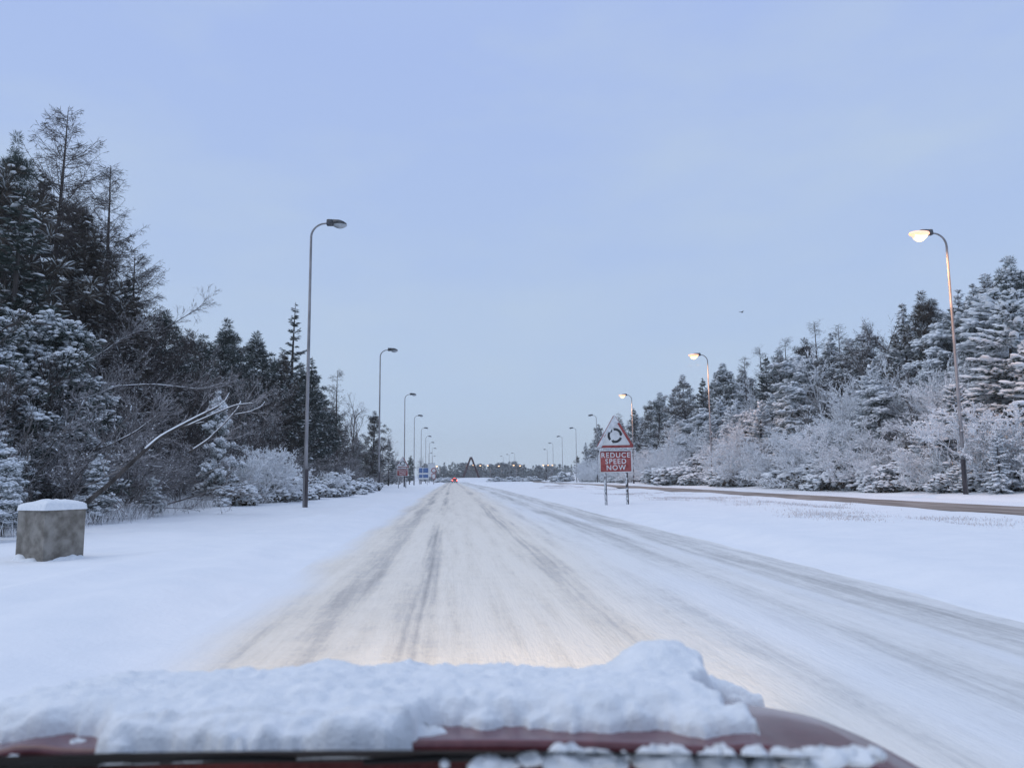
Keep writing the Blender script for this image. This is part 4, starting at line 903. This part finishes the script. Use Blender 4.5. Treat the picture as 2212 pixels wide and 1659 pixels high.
fill_right(130, 2.6, 9, 34, 230, ['frost_shrub0', 'frost_shrub1', 'frost_shrub2'], 1.4, 5.0, mar=50, seed=13, dmin=.95, wide=(1.0, 1.5))
fill_right(105, 2.6, 7.5, 34, 240, ['bush0', 'bush1', 'bush2'], .7, 3.4, mar=60, seed=14, dmin=.8, wide=(1.0, 1.4))
tip('fir_big0', 2165, 640, 38, 'big snow-laden fir with drooping white boughs behind the glowing lamp', rz=.6)
tip('fir_big1', 2260, 700, 34, 'broad snow-laden fir at the near end of the snowy bank', rz=2.0)
tip('fir_big1', 2060, 830, 37, 'snow-laden fir of middle height with dark hollows beside the glowing lamp', rz=3.7)
tip('spruce_snow2', 2150, 915, 32, 'small white-loaded spruce sapling in front of the big firs', rz=1.7, wide=.8)
tip('spruce_snow0', 2235, 880, 31, 'white-loaded spruce sapling at the foot of the broad fir', rz=.7, wide=.9)
tip('spruce_snow1', 1990, 900, 40, 'short white spruce beside the middle fir', rz=2.7, wide=1.1)

# ------------------------------------------------------------------ far side of the roundabout
rs = np.random.RandomState(21)
FS = np.array([(700, 1005), (925, 1003), (945, 1002), (975, 998), (1000, 1000), (1030, 1003), (1060, 1002), (1090, 1000), (1110, 996), (1130, 1000), (1150, 1006), (1185, 1002), (1210, 1005), (1260, 1010), (1500, 1005)], float)
for i in range(105):
    px = 915 + i*3.6 + rs.uniform(-3, 3); Y = rs.uniform(405, 470); py = np.interp(px, FS[:, 0], FS[:, 1]) + rs.uniform(-3, 9); k = 'far_spruce' if rs.uniform() < (.8 if px < 1000 else .45) else 'far_round'
    tip(k, px, py, Y, 'dark spruce in the far belt of trees past the roundabout' if k == 'far_spruce' else 'rounded dark pine in the far belt of trees past the roundabout', 'far belt of trees', wide=1.3)
for px, py, Y, H, k in ((955, 1041, 262, 2.3, 'bush0'), (966, 1041, 258, 2.2, 'bush1'), (974, 1041, 265, 1.7, 'bush2'), (1062, 1040, 262, 1.8, 'bush0'), (1075, 1040, 258, 2.0, 'bush1'), (1090, 1040, 270, 1.7, 'bush2'), (1102, 1038, 262, 2.4, 'bush0'), (1120, 1038, 268, 2.2, 'bush1'), (1140, 1037, 262, 2.2, 'bush2'), (1152, 1037, 255, 2.3, 'bush0'), (1215, 1036, 200, 3.0, 'bush1'), (1208, 1036, 205, 2.2, 'bush2')):
    X, _, _ = at(px, py, Y); plant(k, X, Y, H, 'snow-capped bush on the verge around the roundabout', 'bushes around the roundabout', wide=1.3)
for px, Y, H in ((1166, 285, 4.2), (1180, 292, 5.2), (1195, 288, 5.2), (1206, 280, 4.4), (1128, 330, 6.0), (1142, 325, 5.0), (1050, 330, 5.6), (1040, 335, 4.6), (1172, 275, 2.4), (1160, 278, 1.8)):
    X, _, _ = at(px, 1038, Y); plant('far_round', X, Y, H, 'dark rounded tree near the roundabout, nearer than the far belt', 'dark trees near the roundabout', wide=1.0)
# rust red A shaped frame on the island
X, _, Zt = at(1017.5, 986, 306); zb = gz(X, 306); h = Zt - zb
r = empty('a_frame_sculpture', (X, 306, zb - .1)); tag(r, 'tall rust-red A-shaped frame standing on the snowy roundabout island', 'sculpture')
for sx in (-1, 1):
    g = Geo(); w = .52*h*.86; g.add([(sx*w, -.35, -.2), (sx*(w - .95), -.35, -.2), (sx*(w - .95), .35, -.2), (sx*w, .35, -.2), (sx*.42, -.25, h), (-sx*.25, -.25, h - .25), (-sx*.25, .25, h - .25), (sx*.42, .25, h)],
          [(0, 1, 2, 3), (4, 7, 6, 5), (0, 4, 5, 1), (1, 5, 6, 2), (2, 6, 7, 3), (3, 7, 4, 0)]); bevel(g.build('beam', 'corten', r), .05)
    g = Geo(); g.lumps(np.array([[sx*.1, 0, h + .06]]), np.array([[.35, 0, 0]]), np.array([[0, .25, 0]]), np.array([[0, 0, .12]])); g.build('snow_cap', 'snow_tree', r, True)
g = Geo(); g.box(-.2, .2, -.3, .3, h - .7, h - .35); g.build('ridge_plate', 'corten', r)

# car ahead with a glowing brake light
def far_car():
    Y = 232.0; X, _, _ = at(982, 1040, Y); z = fall(np.array([Y]))[0] + .02
    r = empty('car', (X, Y, z)); tag(r, 'dark car far ahead on the road with red lights glowing', 'car')
    prof = [(0, .35), (0, .95), (.15, 1.0), (.55, 1.42), (1.9, 1.46), (2.7, .98), (3.9, .82), (4.1, .6), (4.1, .32)]
    g = Geo(); n = len(prof)
    for hw, sgn in ((.84, 1),):
        V = []
        for (yy, zz) in prof:
            w = hw if zz < 1.05 else hw*.80
            V += [(-w, yy, zz), (w, yy, zz)]
        q = [(2*i, 2*i+1, 2*((i+1) % n)+1, 2*((i+1) % n)) for i in range(n)]; t = [(0, 2*i, 2*i+2) for i in range(1, n-1)] + [(1, 2*i+3, 2*i+1) for i in range(1, n-1)]
        g.add(V, q, t)
    bevel(g.build('body', 'dark_body', r), .05)
    g = Geo(); g.add([(-.62, .16, 1.03), (.62, .16, 1.03), (.56, .50, 1.36), (-.56, .50, 1.36)], [(0, 1, 2, 3)]); g.build('rear_window', 'rubber', r)
    for sx in (-1, 1):
        g = Geo(); g.box(sx*.68 - .13, sx*.68 + .13, -.03, .02, .72, .92); g.build('brake_light', 'beacon', r)
        for yy in (.75, 3.2):
            g = Geo(); g.path([(sx*.62, yy, .32), (sx*.84, yy, .32)], .32, 14); g.build('wheel', 'rubber', r, True)
    g = Geo(); g.box(-.28, .28, -.02, .01, .55, .67); g.build('number_plate', 'white', r)
    g = Geo(); g.box(-.25, .25, .50, .54, 1.38, 1.42); g.build('high_brake_light', 'beacon', r)
    g = Geo(); rs = np.random.RandomState(3); n = 24; C = np.stack([rs.uniform(-.55, .55, n), rs.uniform(.7, 1.85, n), np.full(n, 1.47)], 1); g.lumps(C, np.array([[.22, 0, 0]]*n), np.array([[0, .22, 0]]*n), np.array([[0, 0, .07]]*n)); g.build('roof_snow', 'snow_tree', r, True)
far_car()

# a bird in flight
def bird():
    x, y, z = at(1602, 675, 60); g = Geo()
    g.path([(-.16, 0, 0), (-.11, 0, .012), (0, 0, .015), (.10, 0, .01), (.22, 0, 0)], [.008, .026, .036, .026, .006], 8)
    for s in (-1, 1):
        g.add([(-.06, s*.02, .02), (.07, s*.02, .02), (.05, s*.18, .09), (-.05, s*.17, .09), (.06, s*.34, .05)], [(0, 1, 2, 3)], [(3, 2, 4)])
        g.add([(-.06, s*.02, .012), (.07, s*.02, .012), (.05, s*.18, .083), (-.05, s*.17, .083), (.06, s*.34, .046)], [(0, 3, 2, 1)], [(3, 4, 2)])
    o = g.build('bird', 'feather', None, True); o.location = (x, y, z); o.rotation_euler = (0, 0, radians(30)); tag(o, 'small dark bird flying in the open sky', 'bird')
bird()

# ------------------------------------------------------------------ dry grass and snow grass
def grass(name, label, pts, hmin, hmax, mats, frost):
    rs = np.random.RandomState(len(pts)); g = Geo(); C = []; D = []; Wd = []
    for (X, Y, R, n) in pts:
        x = X + rs.normal(0, R, n); y = Y + rs.normal(0, R*1.6, n); z = ground(x, y)
        h = rs.uniform(hmin, hmax, n); d = np.stack([rs.normal(0, .35, n), rs.normal(0, .35, n), np.ones(n)], 1)*h[:, None]/2
        C.append(np.stack([x, y, z - .03], 1) + d); D.append(d); Wd.append(np.stack([rs.normal(0, 1, n), rs.normal(0, .4, n), 0*x], 1))
    C = np.concatenate(C); D = np.concatenate(D); W = unit(np.concatenate(Wd))*.0055
    g.diamonds(C, D, W, mat=np.where(rs.uniform(0, 1, len(C)) < frost, 1, 0)); o = g.build(name, mats); tag(o, label, 'grass', kind='stuff')
rs = np.random.RandomState(31); P = []
for c in range(30):
    Y = 16*(105/16)**rs.uniform(); X = rs.uniform(8.6, 13.0 + opp(Y)); k = int(rs.uniform(2, 9))
    for i in range(k):
        P.append((X + rs.normal(0, .7), Y + rs.normal(0, 1.3), rs.uniform(.10, .45), int(rs.uniform(40, 330))))
grass('dry_grass', 'dry brown grass poking through the snow of the central reservation', P, .03, .11, ['grass', 'frost'], .5)
P = []
for i in range(260):
    Y = 17*(80/17)**rs.uniform(); P.append((-rs.uniform(9.4, 10.8), Y, .3, int(rs.uniform(30, 90))))
grass('frosted_grass', 'frosted rough grass along the foot of the roadside wood', P, .15, .55, ['frost', 'frost_thin'], .4)

# ------------------------------------------------------------------ own car: red bonnet under snow
def own_car():
    r = empty('car', (0, 0, 0)); tag(r, 'dark red car bonnet with black windscreen scuttle, buried under snow', 'car')
    CX = -.20; HW = .86; CAR_YAW = radians(-4); r.rotation_euler = (0, 0, CAR_YAW)
    def hood(u, v):
        """u -1..1 across, v 0 (rear) .. 1 (nose)"""
        x = CX + u*HW*(1 - .05*v**2); y = 1.375 - .02*u*u - .11*np.maximum(u, 0)**3*(1 - v) + .86*v - .10*v*u*u
        z = .902 - .045*v - .12*v**3 - .012*u*u - .012*np.abs(u)**8
        z = z + .012*np.exp(-((np.abs(u) - .72)/.06)**2)*(1 - v)
        return x, y, z
    n = 46; U, Vv = np.meshgrid(np.linspace(-1, 1, n), np.linspace(0, 1, n)); x, y, z = hood(U, Vv)
    g = Geo(); g.grid(np.stack([x, y, z], -1)); o = g.build('bonnet', 'paint', r, True); o.modifiers.new('thick', 'SOLIDIFY').thickness = .02
    for s in (-1, 1):                                             # front wings fall away outside the bonnet's shut line
        V = np.zeros((20, 9, 3)); prof = [(.006, -.006), (.03, -.012), (.07, -.035), (.11, -.08), (.135, -.15), (.145, -.25), (.145, -.36), (.14, -.45), (.135, -.52)]
        for i, v in enumerate(np.linspace(-.05, 1, 20)):
            hx, hy, hz = hood(np.array(s*1.0), np.array(v))
            for j, (dx, dz) in enumerate(prof): V[i, j] = (hx + s*dx*(1 - .3*max(v, 0)**4), hy, hz + dz)
        g = Geo(); g.grid(V); o = g.build('front_wing', 'paint', r, True); o.modifiers.new('thick', 'SOLIDIFY').thickness = .012
        g = Geo(); w = [(CX + s*.74, 1.75, .31), (CX + s*.90, 1.75, .31)]; g.path(w, .31, 22); wh = g.build('wheel', 'rubber', r, True)
        g = Geo(); g.path([(CX + s*.895, 1.75, .31), (CX + s*.908, 1.75, .31)], .2, 18); g.build('rim', 'grey_plate', wh, True)
        g = Geo(); g.lumps(np.array([[CX + s*.62, 2.14, .66]]), np.array([[.17, 0, 0]]), np.array([[0, .09, 0]]), np.array([[0, 0, .09]])); g.build('headlamp', 'headlamp', r, True)
    g = Geo(); V = np.zeros((6, 15, 3))
    for i, (dy, zz) in enumerate(((-.05, .70), (.06, .62), (.10, .5), (.10, .38), (.05, .26), (-.05, .2))):
        for j, u in enumerate(np.linspace(-1, 1, 15)): V[i, j] = (CX + u*.95, 2.22 + dy - .20*u*u*abs(u), zz)
    g.grid(V); g.build('bumper', 'paint', r, True)
    g = Geo(); g.box(CX - .36, CX + .36, 2.325, 2.345, .42, .56); g.build('grille', 'rubber', r)
    # black scuttle under the windscreen and its two wipers
    g = Geo(); V = np.zeros((8, 25, 3))
    for i, (yy, zz) in enumerate(((1.372, .880), (1.362, .870), (1.35, .872), (1.33, .883), (1.28, .905), (1.20, .936), (1.12, .965), (1.04, .995))):
        for j, u in enumerate(np.linspace(-1, 1, 25)): V[i, j] = (-.34 + u*.74, yy - .02*u*u, zz + .008 - .01*u*u)
    g.grid(V); g.build('scuttle', 'rubber', r, True)
    for x0, x1, yy in ((-.86, -.32, 1.24), (-.22, .28, 1.23)):
        g = Geo(); g.path([(x0, yy, .922), ((x0 + x1)/2, yy - .012, .934), (x1, yy - .02, .930)], [.005, .006, .004], 6); g.build('wiper', 'rubber', r, True)
    # the heap of snow on the bonnet
    n, m = 280, 180; U, Vv = np.meshgrid(np.linspace(-1.0, 1.0, n), np.linspace(-.17, 1.0, m)); x, y, z = hood(U, np.clip(Vv, 0, 1)); y = y + np.minimum(Vv, 0)*.86; z = z - .33*np.minimum(Vv, 0) - .008*(Vv < 0)
    bl = lambda f, o, sd: np.abs(fbm(x*f + o, y*f - o, 2, sd)); big = fbm(x*2.1 + 3, y*2.4, 2, 8)
    t = .030 + .012*big + .034*bl(4.5, 1, 3) + .016*bl(11, 4, 6) + .012*bl(26, 7, 9) + .007*fbm(x*60, y*60, 3, 12)
    edge = Vv + .05*fbm(x*5, y*5, 3, 14) + .03*fbm(x*18, y*18, 3, 4)
    red = sm(-.20, -.12, x); farl = sm(-.66, -.74, x)                                        # paint shows along the rear edge on one side
    t = t - .10*sm(.16, .0, edge + .15*(1 - red)*(1 - farl) - .03*red) - .08*sm(.04, -.05, edge + .15*(1 - red)*(1 - farl) - .05*red)
    t = t - .20*sm(.40, .46, x + .16*(.35 - Vv) - .07*(Vv < .15) + .09*fbm(x*8, y*8, 3, 12))*sm(.86, .70, Vv)  # scraped bare by the driver's corner
    lx, ly = .33, 1.83
    t = t + .062*np.exp(-(((x - lx)/.085)**2 + ((y - ly)/.10)**2)**1.4) + .03*np.exp(-(((x - lx - .08)/.16)**2 + ((y - ly)/.2)**2))   # the tall lump
    t = t + .022*np.exp(-(((x + .42)/.08)**2 + ((y - 1.86)/.08)**2)) - .02*sm(.85, 1.0, np.abs(U))
    t = t - .10*sm(.93, 1.0, Vv)
    keep = t > 0; kq = keep[:-1, :-1] | keep[1:, :-1] | keep[:-1, 1:] | keep[1:, 1:]
    zz = z + np.where(t > 0, .006 + np.sqrt(np.clip(t, 0, 1)*.06)*.45 + np.clip(t, 0, 1)*.55, -.02)
    g = Geo(); g.grid(np.stack([x, y, zz], -1), keep=kq); o = g.build('bonnet_snow', 'snow_car', None, True); tag(o, 'thick lumpy blanket of snow lying on the dark red bonnet', 'snow'); o.rotation_euler = (0, 0, CAR_YAW)
    # clumps fallen on the scuttle
    rs = np.random.RandomState(8)
    def clump(x, y, z, s, label='small clump of snow caught on the black scuttle below the windscreen'):
        k = 16; V = np.zeros((k, 26, 3))
        th = np.linspace(0, 2*pi, 26); ph = np.linspace(-.5*pi, .5*pi, k); sd = rs.uniform(0, 50)
        T, Ph = np.meshgrid(th, ph); d = 1 + .55*fbm(np.cos(T)*1.6 + sd, np.sin(T)*1.6 + Ph*1.3, 2, 2) + .5*np.abs(fbm(np.cos(T)*4 + sd, np.sin(T)*4 + Ph*3, 3, 5)); d[:, -1] = d[:, 0]
        V[..., 0] = s*1.25*d*np.cos(Ph)*np.cos(T); V[..., 1] = s*.8*d*np.cos(Ph)*np.sin(T); V[..., 2] = s*.62*d*np.sin(Ph)
        g = Geo(); g.grid(V); o = g.build('snow_clump', 'snow_car', None, True); o.location = (x, y, z); o.rotation_euler = (0, 0, rs.uniform(0, 6)); tag(o, label, 'snow', 'snow clumps on the scuttle')
    for px, py, s in ((160, 1612, .020), (920, 1595, .040), (870, 1588, .022), (1010, 1632, .010), (1150, 1640, .014), (1230, 1640, .028), (1180, 1612, .012), (1330, 1648, .016), (1420, 1640, .030), (1470, 1650, .03), (1290, 1640, .02), (1560, 1650, .035), (1640, 1646, .030), (1700, 1640, .020), (1780, 1640, .026), (1840, 1632, .022), (1890, 1628, .014), (1735, 1650, .022), (1350, 1632, .008), (20, 1640, .012), (110, 1620, .012), (1100, 1652, .012), (960, 1650, .008), (1050, 1655, .02)):
        Yc = next(v for v in np.arange(1.6, 1.0, -.004) if at(px, py, v)[2] > .888 + .36*max(0, 1.33 - v) or v < 1.05)
        x, y, z = at(px, py, Yc); clump(x, y, z, s*.8, 'clump of snow left on the bare red corner of the bonnet' if px > 1660 else 'clump of snow below the wiper by the bare red rear edge' if px > 950 else 'clump of snow on the black scuttle under the deep snow')
    # low beam on the road
    for s in (-1, 1):
        ld = bpy.data.lights.new('headlamp_beam', 'SPOT'); ld.energy = 430; ld.color = (1.0, .72, .40); ld.spot_size = radians(72); ld.spot_blend = .9; ld.shadow_soft_size = .08
        lo = bpy.data.objects.new('headlamp_beam', ld); COL.objects.link(lo); lo.parent = r; lo.location = (CX + s*.62, 2.42, .66)
        dirv = Vector((0, 1, -.05)); lo.rotation_euler = dirv.to_track_quat('-Z', 'Y').to_euler()
own_car()

# ------------------------------------------------------------------ thin winter haze over the whole road
g = Geo(); g.box(-75, 110, -40, 480, -3.5, 24)
m = bpy.data.materials.new('winter_haze'); m.use_nodes = True; hn = m.node_tree; hn.nodes.clear()
ho = hn.nodes.new('ShaderNodeOutputMaterial'); hv = hn.nodes.new('ShaderNodeVolumePrincipled'); hv.inputs['Color'].default_value = (.95, .97, .99, 1); hv.inputs['Density'].default_value = .0006; hv.inputs['Anisotropy'].default_value = .3
hn.links.new(hv.outputs[0], ho.inputs['Volume']); M['haze'] = m
tag(g.build('haze', 'haze'), 'thin pale winter haze hanging over the whole road', 'haze', kind='stuff')
